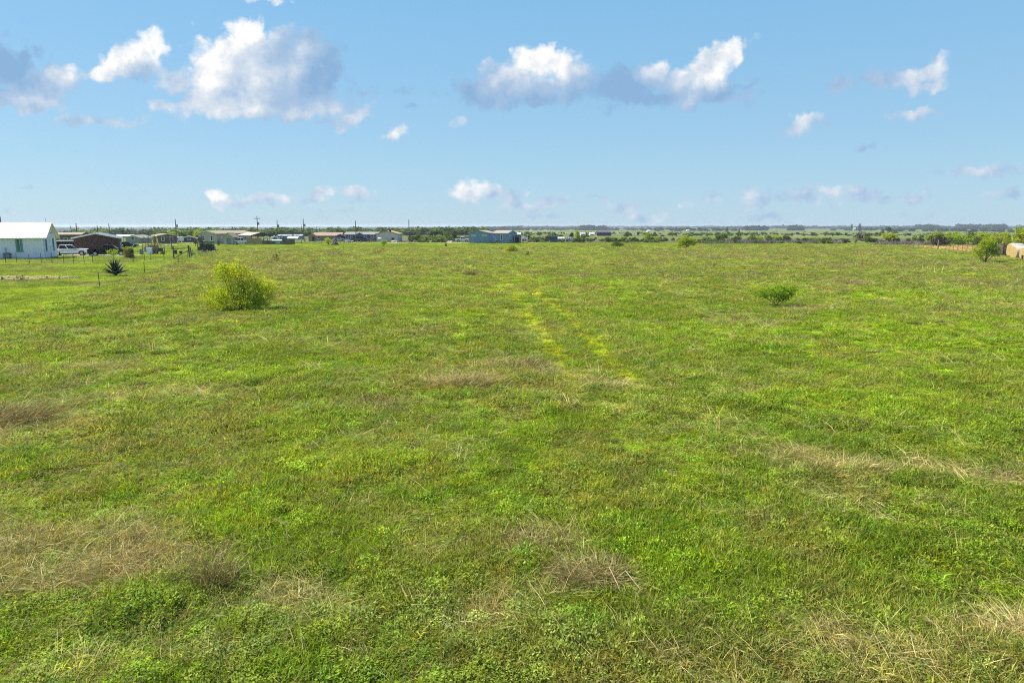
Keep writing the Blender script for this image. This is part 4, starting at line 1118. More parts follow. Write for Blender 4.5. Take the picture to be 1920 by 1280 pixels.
# ------------------------------------------------------------------ poles and posts
M_POLE = mat('creosoted_pole', (.10, .08, .065), .9, var=.3, scale=2, stretch=(4, 4, .5))
M_CAN = mat('transformer_grey', (.30, .31, .32), .5)
def pole(label, px, top, Y, can=False, arm=False, r=.16, name='utility_pole', cat='utility pole', double=False):
    p = gx(px, Y); h = zat(px, top, Y) - p.z
    t = thing(name, label, cat, (p.x, p.y, p.z), 0, 'utility poles')
    MB().tube([(0, 0, -1), (0, 0, h * .5), (0, 0, h)], [r, r * .85, r * .65], 8).obj('shaft', M_POLE, t, smooth=False)
    if can:
        MB().tube([(.42, 0, h * .66), (.42, 0, h * .66 + .9)], .26, 10).obj('transformer', M_CAN, t)
        MB().b2(.08, .2, -.06, .06, h * .66 + .2, h * .66 + .6).obj('bracket', M_DARKTRIM, t)
    if arm:
        MB().b2(-1.0, 1.0, -.06, .06, h - .75, h - .62).obj('cross_arm', M_POLE, t)
        for x in (-.9, .9): MB().tube([(x, 0, h - .62), (x, 0, h - .4)], .06, 6).obj('insulator', M_CAN, t)
    MB().tube([(0, 0, h), (0, 0, h + .28)], [.06, .04], 6).obj('pin_insulator', M_CAN, t)
    return t
pole('utility pole rising behind the white house roof at the left picture edge', 7, 406, 170)
pole('thin mast above the right end of the white house roof', 91, 411, 190, r=.06, name='mast')
pole('short utility pole just right of the white house gable', 135.5, 424, 240)
pole('utility pole above the left slope of the brick building', 146.5, 419, 190)
pole('short utility pole above the brick building ridge', 185, 423, 240)
pole('utility pole above the right roof slope of the brick building', 207.5, 420, 200)
pole('tall transformer pole standing between brown house and long tan house', 332, 411.5, 206, can=True)
pole('tallest transformer pole, behind the open pink carport', 484.5, 406, 232, can=True, arm=True)
pole('transformer pole behind the small blue shed', 521.5, 413, 240, can=True)
pole('thinner left pole of the close pair right of the mobile home', 566.5, 424, 290)
pole('thicker right pole of the close pair right of the mobile home', 570.5, 411, 236, can=True)
pole('far thin utility pole right of the close pair', 587, 428, 420)
pole('thin utility pole above the orange tan shed', 594, 425, 340)
pole('thin utility pole above the brown long house roof', 619.5, 431, 330)
pole('utility pole in front of the navy house', 668, 414.5, 214, can=False)
pole('left one of two tiny far poles above the navy house', 688.5, 426, 520)
pole('right one of two tiny far poles above the navy house', 691.8, 428, 540)
pole('lone utility pole at the right end of the cream house', 767.5, 412.5, 218, arm=False)
pole('thin leaning pole left of the lone blue shed pole', 530, 432, 330)
pole('small utility pole above the mobile home roof end', 555.5, 433, 300)
for px, lab in ((1456, 'thin far pole standing left on the far right pasture'), (1475, 'thin far pole beside the start of the pale field track')):
    pole(lab, px, 430, 420, r=.12)

M_TPOST = mat('green_steel_post', (.05, .065, .045), .7); M_WPOST = mat('grey_wood_post', (.20, .17, .14), .9, var=.3, scale=4); M_WIRE = mat('galvanised_wire', (.10, .10, .095), .7)
def fence(name, label, pts, h, pm, r=.035, wires=(.35, .7, 1.05), steps=None, lean=.03, seed=1, mesh_=False):
    """pts: list of (px, Y) of the posts"""
    rr_ = random.Random(seed); P = [gx(*q) for q in pts]
    t = thing(name, label, 'fence', P[0]); o0 = P[0]
    for i, p in enumerate(P):
        d = p - o0; hh_ = h * rr_.uniform(.94, 1.05); l = Vector((rr_.gauss(0, lean), rr_.gauss(0, lean), 0)) * hh_
        MB().tube([d + Vector((0, 0, -.3)), d + l + Vector((0, 0, hh_))], r, 5).obj('post', pm, t)
    for w in wires:
        mb = MB(); mb.tube([p - o0 + Vector((0, 0, w)) for p in P], .007, 3); mb.obj('wire', M_WIRE, t)
    return t
fence('wire_fence', 'thin steel post wire fence along the yard in front of the white house and pickups', [(-12, 95), (11.5, 95), (32, 95), (55.5, 95), (77.5, 95.2), (97.5, 95.5), (120, 96), (138, 96), (158, 96.5), (174.6, 97), (213, 98), (250, 99), (272, 100.5), (283, 101), (308, 104)], 1.42, M_TPOST)
fence('wire_fence', 'field boundary wire fence with few steel posts between mown yard and meadow on the left', [(187.5, 57.8), (272, 73.5), (335, 98.5), (352, 108), (362, 115), (372, 123), (380, 130), (386, 137)], 1.35, M_TPOST, r=.032, seed=3)
fence('wire_fence', 'row of thin posts and wire behind the bright mown strip before the navy house', [(565, 198), (572.5, 198), (580, 199), (591, 199), (603, 196), (617, 197), (638, 194), (646, 197), (654, 194)], 1.5, M_WPOST, r=.06, seed=4)
fence('wire_fence', 'long thin wire fence crossing behind the mown strip right of the blue house', [(1000 + i * 21.5, 206 - i * .55) for i in range(22)], 1.35, M_TPOST, r=.035, seed=5, lean=.05)
fence('wire_fence', 'wooden post wire fence running along the golden straw on the right', [(1672, 183), (1678, 180), (1690, 176), (1697, 172), (1704, 168), (1712, 164), (1722, 160), (1731, 156), (1745, 151), (1757.5, 147), (1766, 144.5), (1773, 142.5), (1780, 140.5), (1787, 139), (1795, 137.5), (1804, 136), (1812, 134.5), (1822, 133), (1840, 130), (1860, 126), (1880, 123)], 1.45, M_WPOST, r=.05, seed=6, wires=(.3, .6, .9, 1.2))
p = gx(1757.5, 146.6); t = tag(MB().tube([(0, 0, -.4), (.06, 0, 1.2), (.1, 0, 2.15)], [.16, .14, .12], 7).obj('corner_post', M_WPOST, None, p), 'thick taller wooden post standing out in the right straw fence', 'post')
p = gx(404.5, 139); t = tag(MB().b2(-.09, .09, -.09, .09, -.3, 1.15).obj('white_post', M_WHITE, None, p, bevel=.01), 'short white post right of the black slatted trailer', 'post')
p = gx(565.5, 196); t = thing('capped_post', 'dark post with white cap right of the dark board fence', 'post', p)
MB().tube([(0, 0, -.3), (0, 0, 1.3)], .07, 6).obj('shaft', M_DWOOD, t); MB().b2(-.14, .14, -.14, .14, 1.302, 1.5).obj('cap', M_WHITE, t)
p = gx(322, 151); t = tag(MB().tube([(0, 0, -.3), (.02, 0, .6), (0, .02, 1.25)], [.13, .12, .10], 7).obj('wooden_post', M_WPOST, None, p), 'stout grey wooden post alone on the lawn left of the black tubs', 'post')
p = gx(643.5, 150); t = tag(MB().tube([(0, 0, -.3), (.02, 0, 1.3)], .035, 5).obj('steel_post', M_TPOST, None, p), 'single thin post at the field edge below the dark tarp mound', 'post')
for px, Y, lab in ((1115.5, 172, 'short dark post at the field edge left of the low round bush'), (976.5, 166, 'short dark stake right of the small yellow green bush'), (1632, 176, 'small dark stake right of centre in the far brown grass')):
    tag(MB().tube([(0, 0, -.2), (.03, 0, .75)], .05, 5).obj('stake', M_DWOOD, None, gx(px, Y)), lab, 'stake')

# gate frame with brace at the corner of the yard
p = gx(326, 110); q = gx(356, 112); d = q - p; M_GATEW = mat('weathered_gate_wood', (.13, .10, .075), .9, var=.3, scale=3)
t = thing('gate_frame', 'weathered wooden fence brace with top beam and diagonal at the yard corner', 'gate', p)
MB().tube([(0, 0, -.3), (0, 0, 1.95)], .11, 7).obj('post', M_GATEW, t); MB().tube([d + Vector((0, 0, -.3)), d + Vector((-.12, 0, 2.1))], .13, 7).obj('post', M_GATEW, t)
MB().tube([d + Vector((.3, .2, -.3)), d + Vector((.05, .2, 1.8))], .09, 7).obj('post', M_GATEW, t)
MB().tube([(0, 0, 1.55), d * .97 + Vector((0, 0, 1.6))], .06, 6).obj('beam', M_GATEW, t); MB().tube([(.1, 0, .08), d * .93 + Vector((0, 0, 1.25))], .06, 6).obj('brace', M_GATEW, t)
M_TUB = mat('black_plastic', (.02, .02, .022), .5)
for px, lab in ((329.5, 'left black tub behind the gate beam, slightly taller'), (339.5, 'right black tub behind the gate beam, squat')):
    p = gx(px, 126); t = thing('tub', lab, 'tub', p)
    mb = MB(); mb.tube([(0, 0, 0), (0, 0, .62 if px > 335 else .8)], [.22, .29], 14); mb.obj('bin', M_TUB, t)
    mb = MB(); mb.tube([(0, 0, .55 if px > 335 else .73), (0, 0, .63 if px > 335 else .81)], .315, 14); mb.obj('rim', M_TUB, t)
    MB().b2(-.45, .45, -.3, .3, -.1, -.003).obj('board', M_GATEW, t)
r = random.Random(8); p = gx(366, 124); t = thing('branch_pile', 'tangle of grey dead branches right of the gate frame', 'branches', p); M_GREYW2 = mat('grey_deadwood', (.25, .22, .20), .95, var=.3)
for k in range(16):
    a = Vector((r.uniform(-.9, .9), r.uniform(-.5, .5), r.uniform(0, .3))); b = a + Vector((r.uniform(-.9, .9), r.uniform(-.4, .4), r.uniform(.0, .8)))
    MB().tube([a, (a + b) / 2 + Vector((0, 0, .1)), b], [.05, .04, .02], 5).obj('branch', M_GREYW2, t)

# black slatted livestock trailer
p = gx(387, 138); t = thing('stock_trailer', 'black slatted livestock trailer at the yard corner left of the white post', 'trailer', p, rad(8))
L_, H_ = 2.75, 2.0
for z in (.45, .75, 1.05, 1.35, 1.65, 1.95):
    for y in (-.8, .8): MB().b2(-L_ / 2, L_ / 2, y - .02, y + .02, z - .05, z + .05).obj('slat', M_BLACK, t)
for x in (-L_ / 2, -.7, 0, .7, L_ / 2):
    for y in (-.83, .83): MB().b2(x - .035, x + .035, y - .03, y + .03, .3, 2.05).obj('upright', M_BLACK, t)
MB().b2(-L_ / 2, L_ / 2, -.85, .85, .28, .4).obj('floor', M_BLACK, t)
MB().b2(-L_ / 2 + .05, L_ / 2 - .05, .83, .86, .42, 1.5).obj('side_panel', M_BLACK, t); MB().b2(-L_ / 2 + .05, L_ / 2 - .05, -.775, -.745, .42, .95).obj('side_panel', M_BLACK, t)
for x in (-L_ / 2, L_ / 2):
    for z in (.6, 1.0, 1.4, 1.8): MB().b2(x - .02, x + .02, -.77, .77, z - .05, z + .05).obj('slat', M_BLACK, t)
for y in (-1, 1):
    for x in (-.45, .45): wheel(t, x, y * .96, .30)
MB().tube([(L_ / 2, 0, .35), (L_ / 2 + 1.0, 0, .38)], .05, 6).obj('drawbar', M_BLACK, t)
MB().b2(-L_ / 2 + .1, -L_ / 2 + .5, -.4, .4, 2.051, 2.9).obj('feed_box', M_DWOOD, t)

# open utility trailer with junk
M_RUST = mat('rusty_steel', (.20, .13, .095), .8, var=.4, scale=3)
p = gx(289, 128); t = thing('utility_trailer', 'open flat trailer with upright rail frame loaded with junk right of the black pickup', 'trailer', p, rad(10))
MB().b2(-1.7, 1.7, -.9, .9, .45, .56).obj('bed', M_DWOOD, t)
for x in (-1.65, -.6, .5, 1.6):
    for y in (-.88, .88): MB().tube([(x, y, .56), (x * .97, y, 1.75 if abs(x) > 1 else 1.95)], .055, 5).obj('upright', M_RUST, t)
for y in (-.88, .88):
    for z in (1.1, 1.72): MB().tube([(-1.65, y, z), (1.6, y, z)], .045, 5).obj('rail', M_RUST, t)
for y in (-1, 1): wheel(t, .1, y * 1.05, .34); MB().b2(-.35, .55, y * 1.05 - .14, y * 1.05 + .14, .72, .78).obj('mudguard', M_BLACK, t)
MB().tube([(-1.7, 0, .48), (-2.9, 0, .45)], .05, 6).obj('drawbar', M_RUST, t)
bz = p.z + .56
def on(x, y): 
    c = math.cos(rad(10)); s = math.sin(rad(10)); return p.x + x * c - y * s, p.y + x * s + y * c
def crate(name, label, cat, x, y, z, sx, sy, sz, m1, m2, rot=.1):
    q = thing(name, label, cat, (*on(x, y), z), rad(10) + rot)
    MB().b2(-sx / 2, sx / 2, -sy / 2, sy / 2, 0, sz).obj('body', m1, q, bevel=.03)
    MB().b2(-sx / 2 - .03, sx / 2 + .03, -sy / 2 - .03, sy / 2 + .03, sz + .002, sz + .07).obj('lid', m2, q, bevel=.01)
    return q
q = crate('fridge', 'white appliance box standing in front of the junk trailer', 'appliance', -.25, -1.55, p.z, .85, .6, 1.15, M_WSID, M_WHITE, .05)
crate('wooden_crate', 'brown wooden crate high on the junk trailer bed', 'crate', .05, .1, bz, 1.5, .7, 1.0, M_WOOD, M_WOOD)
crate('tool_box', 'grey steel tool box at the left end of the junk trailer', 'tool box', -1.25, 0, bz, .6, .8, .7, M_CAN, M_DARKTRIM)
crate('tool_box', 'black low tool box at the right end of the junk trailer', 'tool box', 1.2, .1, bz, .6, .8, .4, M_TUB, M_TUB)
q = thing('drum', 'blue grey drum standing on the grass left of the junk trailer', 'drum', (*on(-1.75, -1.3), p.z)); MB().tube([(0, 0, 0), (0, 0, .9)], .3, 14).obj('barrel', mat('blue_drum', (.13, .17, .24), .5), q); MB().tube([(0, 0, .9), (0, 0, .94)], .31, 14).obj('lid', M_DARKTRIM, q)
q = thing('tyre_stack', 'two old tyres lying right of the junk trailer', 'tyres', (*on(1.9, -1.2), p.z))
for k in range(2):
    mb = MB(); n = 16
    ring = [Vector((.32 * math.cos(2 * math.pi * i / n), .32 * math.sin(2 * math.pi * i / n), .12 + k * .21)) for i in range(n + 1)]
    mb.tube(ring, .11, 6, cap=False); mb.obj('tyre', M_TYRE, q)

# things about the houses
p = gx(497, 206); t = thing('small_boat', 'white boat hull propped bow up behind the low grey fence', 'boat', p, rad(20))
mb = MB(); S_ = [(-1.5, .55, .0), (-.6, .62, -.05), (.4, .55, -.02), (1.1, .32, .12), (1.55, .03, .3)]; vs = []; fs = []
for (x, w_, z) in S_: vs += [(x, -w_, z + .5), (x, -w_ * .6, z + .05), (x, 0, z - .08), (x, w_ * .6, z + .05), (x, w_, z + .5)]
for i in range(4):
    for k in range(4): fs.append((i * 5 + k, i * 5 + k + 1, (i + 1) * 5 + k + 1, (i + 1) * 5 + k))
fs.append((0, 1, 2, 3, 4))
mb.add(vs, fs); mb.v = [tuple(Matrix.Rotation(rad(-32), 3, 'Y') @ Vector(v) + Vector((0, 0, 1.35))) for v in mb.v]
o = mb.obj('hull', M_WHITE, t); md = o.modifiers.new('thickness', 'SOLIDIFY'); md.thickness = .05
MB().b2(-.9, -.7, -.5, .5, -.1, .55).obj('trestle', M_DWOOD, t); MB().b2(.6, .8, -.4, .4, -.1, 1.55).obj('trestle', M_DWOOD, t)
p = gx(712, 221); t = thing('parasol', 'white patio umbrella standing by the cream house front corner', 'parasol', p)
mb = MB(); n = 8
vs = [(0, 0, 1.5)] + [(.75 * math.cos(2 * math.pi * i / n), .75 * math.sin(2 * math.pi * i / n), 1.15) for i in range(n)] + [(0, 0, 1.45)]
mb.add(vs, [(0, 1 + i, 1 + (i + 1) % n) for i in range(n)] + [(9, 1 + (i + 1) % n, 1 + i) for i in range(n)]); mb.obj('canopy', M_WHITE, t)
MB().tube([(0, 0, -.1), (0, 0, 1.44)], .03, 6).obj('pole', M_CAN, t)
p = gx(701, 222); t = thing('porch_steps', 'small porch with red brown rails between navy and cream houses', 'porch', p)
MB().b2(-.8, .8, -.5, .5, 0, .55).obj('platform', M_WOOD, t)
for x in (-.75, 0, .75): MB().b2(x - .05, x + .05, -.48, -.38, .552, 1.45).obj('baluster', MATS['maroon_wall'], t)
MB().b2(-.8, .8, -.5, -.36, 1.452, 1.53).obj('rail', M_WHITE, t)
for k in range(3): MB().b2(-.4, .4, -.72 - k * .22, -.502 - k * .22, 0, .42 - k * .14).obj('step', M_WOOD, t)
p = gx(655, 218); t = thing('flatbed_trailer', 'pale low flatbed trailer parked left of the dark car', 'trailer', p, rad(4))
MB().b2(-1.2, 1.2, -.7, .7, .4, .55).obj('deck', M_WHITE, t)
for y in (-1, 1):
    for x in (-.3, .3): wheel(t, x, y * .6, .24)
MB().tube([(-1.2, 0, .45), (-1.9, 0, .42)], .05, 6).obj('drawbar', M_CAN, t)
MB().b2(-.9, .2, -.5, .5, .552, .82).obj('load', mat('blue_tarp', (.25, .36, .48), .6), t, bevel=.08)
p = gx(337, 217); t = thing('travel_trailer', 'white travel trailer parked right of the tall transformer pole', 'trailer', p, rad(15))
MB().extrude([(-1.2, .4), (1.2, .4), (1.35, 1.1), (1.1, 1.75), (-1.1, 1.75), (-1.3, 1.1)], -.9, .9).obj('body', M_WSID, t, bevel=.05)
MB().b2(-.8, -.2, -.93, -.88, .95, 1.35).obj('window', M_GLASS, t); MB().b2(.3, .8, -.93, -.88, .5, 1.5).obj('door', M_WHITE, t)
for y in (-1, 1): wheel(t, 0, y * .85, .3)
p = gx(983, 234); t = thing('equipment_trailer', 'flat trailer with tall uprights and white bundles right of the blue house', 'trailer', p, rad(-5))
MB().b2(-1.5, 1.5, -.8, .8, .55, .7).obj('deck', mat('dull_red_steel', (.22, .07, .06), .7, var=.3), t)
for x in (-.95, -.3, 1.2): MB().tube([(x, -.7, .7), (x, -.7, 2.5 if x < 1 else 2.2)], .05, 6).obj('upright', M_WHITE, t)
for x, s in ((-.5, .35), (.2, .42), (.85, .3)): MB().tube([(x, -.5, .7 + s), (x, .5, .7 + s)], s, 12).obj('bundle', M_WHITE, t)
for y in (-1, 1):
    for x in (-.4, .4): wheel(t, x, y * .9, .3)
MB().b2(1.1, 1.5, -.5, .5, .702, 1.3).obj('engine_box', mat('dull_red_steel', (.22, .07, .06)), t)
p = gx(934, 203); t = thing('quad_bike', 'dark quad bike parked against the recess of the blue house', 'quad bike', p, rad(10))
for x in (-.55, .55):
    for y in (-1, 1): wheel(t, x, y * .42, .28)
MB().extrude([(-.85, .5), (.85, .5), (.8, .72), (.35, .85), (.1, .72), (-.3, .82), (-.85, .78)], -.25, .25).obj('body', P_DARK, t, bevel=.04)
MB().b2(-.45, .15, -.2, .2, .83, .95).obj('seat', M_BLACK, t, bevel=.04)
MB().tube([(.3, -.4, 1.12), (.42, 0, 1.05), (.3, .4, 1.12)], .03, 6).obj('handlebar', M_BLACK, t); MB().tube([(.55, 0, .7), (.42, 0, 1.05)], .04, 6).obj('steering_column', M_BLACK, t)
for x in (-.7, .7): MB().b2(x - .25, x + .25, -.35, .35, .90, .93).obj('rack', M_CAN, t)
p = gx(957.5, 202); t = thing('lawn_chair', 'dark blue lawn chair under the shaded gable of the blue house', 'chair', p, rad(-20)); M_CH = mat('blue_chair', (.03, .07, .14), .5)
MB().b2(-.3, .3, -.3, .3, .40, .45).obj('seat', M_CH, t); MB().b2(-.3, .3, .26, .32, .452, 1.05).obj('backrest', M_CH, t)
for x in (-.27, .27):
    for y in (-.27, .27): MB().b2(x - .03, x + .03, y - .03, y + .03, -.1, .398).obj('leg', M_CH, t)
    MB().b2(x - .03, x + .03, -.3, .25, .60, .64).obj('armrest', M_CH, t)
p = gx(1022, 226); t = thing('flat_rack', 'low dark flat rack on legs left of the blue container', 'rack', p)
MB().b2(-1.4, 1.4, -.6, .6, .75, .95).obj('deck', M_BLACK, t)
for x in (-1.2, 0, 1.2):
    for y in (-.5, .5): MB().b2(x - .06, x + .06, y - .06, y + .06, -.2, .748).obj('leg', M_BLACK, t)
for px, py, lab in ((1091, 453, 'left one of two low dark troughs on the mown strip'), (1139, 453.8, 'right one of two low dark troughs on the mown strip')):
    Y = G(px, py).y; p = gx(px, Y); t = thing('trough', lab, 'trough', p)
    mb = MB(); w_, h_ = 1.0, .32
    mb.b2(-w_, w_, -.28, -.24, 0, h_); mb.b2(-w_, w_, .24, .28, 0, h_); mb.b2(-w_, -w_ + .04, -.24, .24, 0, h_); mb.b2(w_ - .04, w_, -.24, .24, 0, h_); mb.b2(-w_ + .04, w_ - .04, -.24, .24, 0, .05); mb.obj('basin', M_BLACK, t)
    for x in (-.8, .8): MB().b2(x - .05, x + .05, -.27, .27, -.1, -.002).obj('foot', M_CONC, t)

def lump(name, label, cat, px, Y, w, d, h, m, seed, n=14, top=.8, rough=.18):
    """tarpaulin or heap: a displaced dome"""
    r = random.Random(seed); p = gx(px, Y); rings = 6; vs = []; fs = []
    for i in range(rings + 1):
        f = i / rings; rr_ = math.cos(f * math.pi / 2) ** top; z = h * math.sin(f * math.pi / 2)
        for k in range(n):
            a = 2 * math.pi * k / n; q = 1 + r.uniform(-rough, rough)
            vs.append((w / 2 * rr_ * q * math.cos(a), d / 2 * rr_ * q * math.sin(a), z * (1 + r.uniform(-rough, rough) * .6) - (.15 if i == 0 else 0)))
    for i in range(rings):
        for k in range(n): fs.append((i * n + k, i * n + (k + 1) % n, (i + 1) * n + (k + 1) % n, (i + 1) * n + k))
    return p, MB().add(vs, fs)
p, mb = lump('tarp', '', '', 628, 187, 2.0, 1.8, .95, None, 2); tag(mb.obj('tarp_mound', mat('black_tarp', (.03, .028, .03), .7), None, p), 'dark tarp covered mound on the mown strip below the navy house', 'mound')
p, mb = lump('tarp', '', '', 1068, 228, 3.4, 2.4, 1.45, None, 3, rough=.25); tag(mb.obj('tarp_heap', mat('purple_grey_tarp', (.24, .22, .27), .6, var=.3, scale=.8), None, p), 'grey purple tarp covered heap beside the yellow green tree', 'heap')
longside('white_trailer', 'white low trailer box between the blue container and the tarp heap', 1052, 232, 2.3, 1.6, .95, 1.4, M_WSID, M_WROOF, M_WHITE, 10, cat='trailer', ohg=.04, ohe=.04, thick=.04, trim_h=.06, found=False, ops=[('f', .5, .1, .5, .8, 'door')])
p, mb = lump('pile', '', '', 785, 222, 3.6, 2.2, .95, None, 4, rough=.35); tag(mb.obj('brush_pile', mat('brown_brush', (.13, .085, .065), .95, var=.5, scale=3), None, p), 'brown heap of cut brush right of the lone utility pole', 'heap')
for px, Y, w, h, sd in ((740, 214, 2.4, .7, 5), (810, 214, 2.6, .55, 6), (843, 213, 3.0, .55, 7)):
    p, mb = lump('pile', '', '', px, Y, w, 1.2, h, None, sd, rough=.3)
    tag(mb.obj('dirt_pile', M_CALICHE, None, p), {5: 'low pale dirt pile at the foot of the cream house', 6: 'low pale dirt pile along the road left of the white pickup, left one', 7: 'low pale dirt pile along the road nearest the white pickup'}[sd], 'dirt pile', 'dirt piles along the road')
p = gx(1646, 204); t = thing('old_cart', 'small dark broken cart at the far fence left of the grey trunked tree', 'cart', p, rad(-10))
MB().b2(-.6, .7, -.4, .4, .35, .55).obj('bed', M_BLACK, t); MB().tube([(-.6, 0, .45), (-.9, 0, 1.15)], .07, 6).obj('handle', M_BLACK, t)
for y in (-1, 1): wheel(t, .2, y * .5, .3)

# ------------------------------------------------------------------ hay bales and dark trailer at the right edge
M_HAY = mat('hay', (.46, .33, .13), .95, dirt=(.30, .20, .07), scale=9, bump=.8); M_WRAP = mat('pale_net_wrap', (.62, .58, .50), .8, dirt=(.36, .30, .22), scale=2.5, stretch=(.4, 3, 3), bump=.3)
def bale(label, px, py, Y, ln=1.9, d=1.85, th=0.0, zoff=0.0):
    p = gx(px, Y); t = thing('hay_bale', label, 'hay bale', (p.x, p.y, p.z + zoff), th, 'round hay bales')
    R = d / 2; n = 28; r = random.Random(px); rings = []
    prof = [(-ln / 2, R * .96), (-ln / 2 + .08, R), (ln / 2 - .08, R), (ln / 2, R * .96)]
    vs = []; fs = []
    for x, q in prof:
        for k in range(n):
            a = 2 * math.pi * k / n; z = q * math.sin(a) * (1 + r.uniform(-.015, .015)); z = max(z, -R * .90)
            vs.append((x, q * math.cos(a), z + R * .9))
    for i in range(3):
        for k in range(n): fs.append((i * n + k, (i + 1) * n + k, (i + 1) * n + (k + 1) % n, i * n + (k + 1) % n))
    MB().add(vs, fs).obj('wrap', M_WRAP, t, smooth=True)
    for s in (-1, 1):
        vs = []; fs = []; m_ = 7
        for j in range(m_):
            f = 1 - j / (m_ - 1)
            for k in range(n):
                a = 2 * math.pi * k / n + j * .12; q = R * .965 * f
                vs.append((s * (ln / 2 + .03 * (j % 2) + .02 * (1 - f) + r.uniform(-.012, .012)), q * math.cos(a), max(q * math.sin(a), -R * .88) + R * .9))
        for j in range(m_ - 1):
            for k in range(n): fs.append((j * n + k, j * n + (k + 1) % n, (j + 1) * n + (k + 1) % n, (j + 1) * n + k))
        MB().add(vs, fs).obj('straw_face', M_HAY, t)
    return t
def bale_at(label, px_face, Y, **k):
    """px_face: left face of the bale"""
    p = gx(px_face, Y); px = 960 + (p.x + .95) / (Y * CT + CAM_H * ST) * FOC
    return bale(label, px, 0, Y, **k)
bale_at('back round hay bale with golden face, left of the front bale', 1892, 117.5, th=rad(-9), d=2.25, zoff=.1)
bale_at('front round hay bale with golden face at the right picture edge', 1900, 110, th=rad(-9), d=2.1)
bale_at('nearest round hay bale cut off by the right picture edge', 1917.5, 106.5, th=rad(-9), d=2.0)
p = gx(1879, 119.5); t = thing('crate_trailer', 'dark slatted wooden trailer box left of the hay bales', 'trailer', p, rad(4))
MB().b2(-.55, .62, -.8, .8, .35, .45).obj('floor', M_DWOOD, t)
for k in range(7):
    z = .5 + k * .24
    for y in (-.8, .8): MB().b2(-.6, .64, y - .025, y + .025, z, z + .19).obj('slat', M_DWOOD, t)
    MB().b2(-.625, -.575, -.77, .77, z, z + .19).obj('slat', M_DWOOD, t); MB().b2(.595, .645, -.77, .77, z, z + .19).obj('slat', M_DWOOD, t)
for x in (-.55, .58):
    for y in (-.75, .75): MB().b2(x - .05, x + .05, y - .05, y + .05, .2, 2.2).obj('upright', M_BLACK, t)
for y in (-1, 1): wheel(t, 0, y * .95, .35)
p = gx(1916, 104.8); tag(MB().b2(-.12, .12, -.12, .12, -.2, .75).obj('dark_post', M_DWOOD, None, p, bevel=.02), 'short dark post at the foot of the nearest hay bale', 'post')

# ------------------------------------------------------------------ leaves, bushes and trees
M_LEAF = {
 'mesquite': leaf_mat('mesquite_leaf', 'GEOMETRY', trans=.6, base=(.33, .40, .010), hue=(.48, .46, .02), spread=.35),
 'green': leaf_mat('green_leaf', 'GEOMETRY', trans=.35, base=(.11, .17, .018), hue=(.17, .24, .020), spread=.4),
 'dark': leaf_mat('dark_leaf', 'GEOMETRY', trans=.25, base=(.030, .055, .016), hue=(.05, .08, .02), spread=.45),
 'lime': leaf_mat('lime_leaf', 'GEOMETRY', trans=.5, base=(.28, .37, .012), hue=(.40, .44, .02), spread=.4),
 'olive': leaf_mat('olive_leaf', 'GEOMETRY', trans=.25, base=(.075, .10, .035), hue=(.11, .12, .05), spread=.4),
 'fresh': leaf_mat('fresh_leaf', 'GEOMETRY', trans=.5, base=(.17, .30, .008), hue=(.27, .37, .010), spread=.35),
 'brown': leaf_mat('brown_leaf', 'GEOMETRY', trans=.15, base=(.055, .045, .028), hue=(.08, .085, .03), spread=.45),
 'bare': leaf_mat('bare_twigs', 'GEOMETRY', trans=.1, base=(.17, .145, .125), hue=(.12, .12, .07), spread=.4),
 'yellow': leaf_mat('yellow_bloom', 'GEOMETRY', trans=.3, base=(.16, .19, .02), hue=(.42, .30, .03), spread=.4),
}
M_BARK = mat('bark', (.10, .08, .06), .95, var=.4, scale=6, stretch=(3, 3, .6))
M_GBARK = mat('grey_bark', (.24, .22, .20), .95, var=.3, scale=6, stretch=(3, 3, .6))

def leaf_mesh(name, sprays, material):
    """sprays: (point, direction, length, leaflets, leaf length, leaf width, tone)"""
    r = random.Random(len(sprays)); v = []; f = []; var = []; tone = []
    for (p, d, ln, k, ll, lw, tn) in sprays:
        q0 = r.random()
        for i in range(k):
            c = p + d * (ln * (i + .5) / k) + Vector((r.gauss(0, 1), r.gauss(0, 1), r.gauss(0, 1))) * ln * .10
            a = (d * .3 + Vector((r.gauss(0, 1), r.gauss(0, 1), r.gauss(0, .8)))).normalized(); b = a.cross(Vector((r.gauss(0, 1), r.gauss(0, 1), r.gauss(0, 1)))).normalized()
            n = len(v); v += [tuple(c), tuple(c + a * ll * .5 + b * lw * .5), tuple(c + a * ll), tuple(c + a * ll * .5 - b * lw * .5)]
            f.append((n, n + 1, n + 2, n + 3)); var += [min(1, max(0, q0 * .5 + r.random() * .5))] * 4; tone += [min(1, max(0, tn + r.gauss(0, .15)))] * 4
    me = bpy.data.meshes.new(name); me.from_pydata(v, [], f)
    me.attributes.new('var', 'FLOAT', 'POINT').data.foreach_set('value', var)
    me.attributes.new('tone', 'FLOAT', 'POINT').data.foreach_set('value', tone)
    me.materials.append(material)
    return me

def lobe_sprays(lobes, n, ln, k, ll, lw, seed, fill=.55):
    r = random.Random(seed); out = []; wts = [a[3] * a[4] * a[5] for a in lobes]; tot = sum(x ** .67 for x in wts)
    for (cx, cy, cz, rx, ry, rz), w in zip(lobes, wts):
        tb = r.uniform(.1, .7)
        for _ in range(int(n * w ** .67 / tot)):
            d = Vector((r.gauss(0, 1), r.gauss(0, 1), r.gauss(0, 1))).normalized(); q = r.random() ** (1 / 3) * (1 - fill) + fill * r.uniform(.78, 1.08)
            p = Vector((cx + d.x * rx * q, cy + d.y * ry * q, cz + d.z * rz * q))
            if p.z < .02: continue
            dd = (d + Vector((r.gauss(0, .5), r.gauss(0, .5), r.gauss(.15, .5)))).normalized()
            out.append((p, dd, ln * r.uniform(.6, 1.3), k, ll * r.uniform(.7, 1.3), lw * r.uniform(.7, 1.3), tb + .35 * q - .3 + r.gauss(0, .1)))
    return out

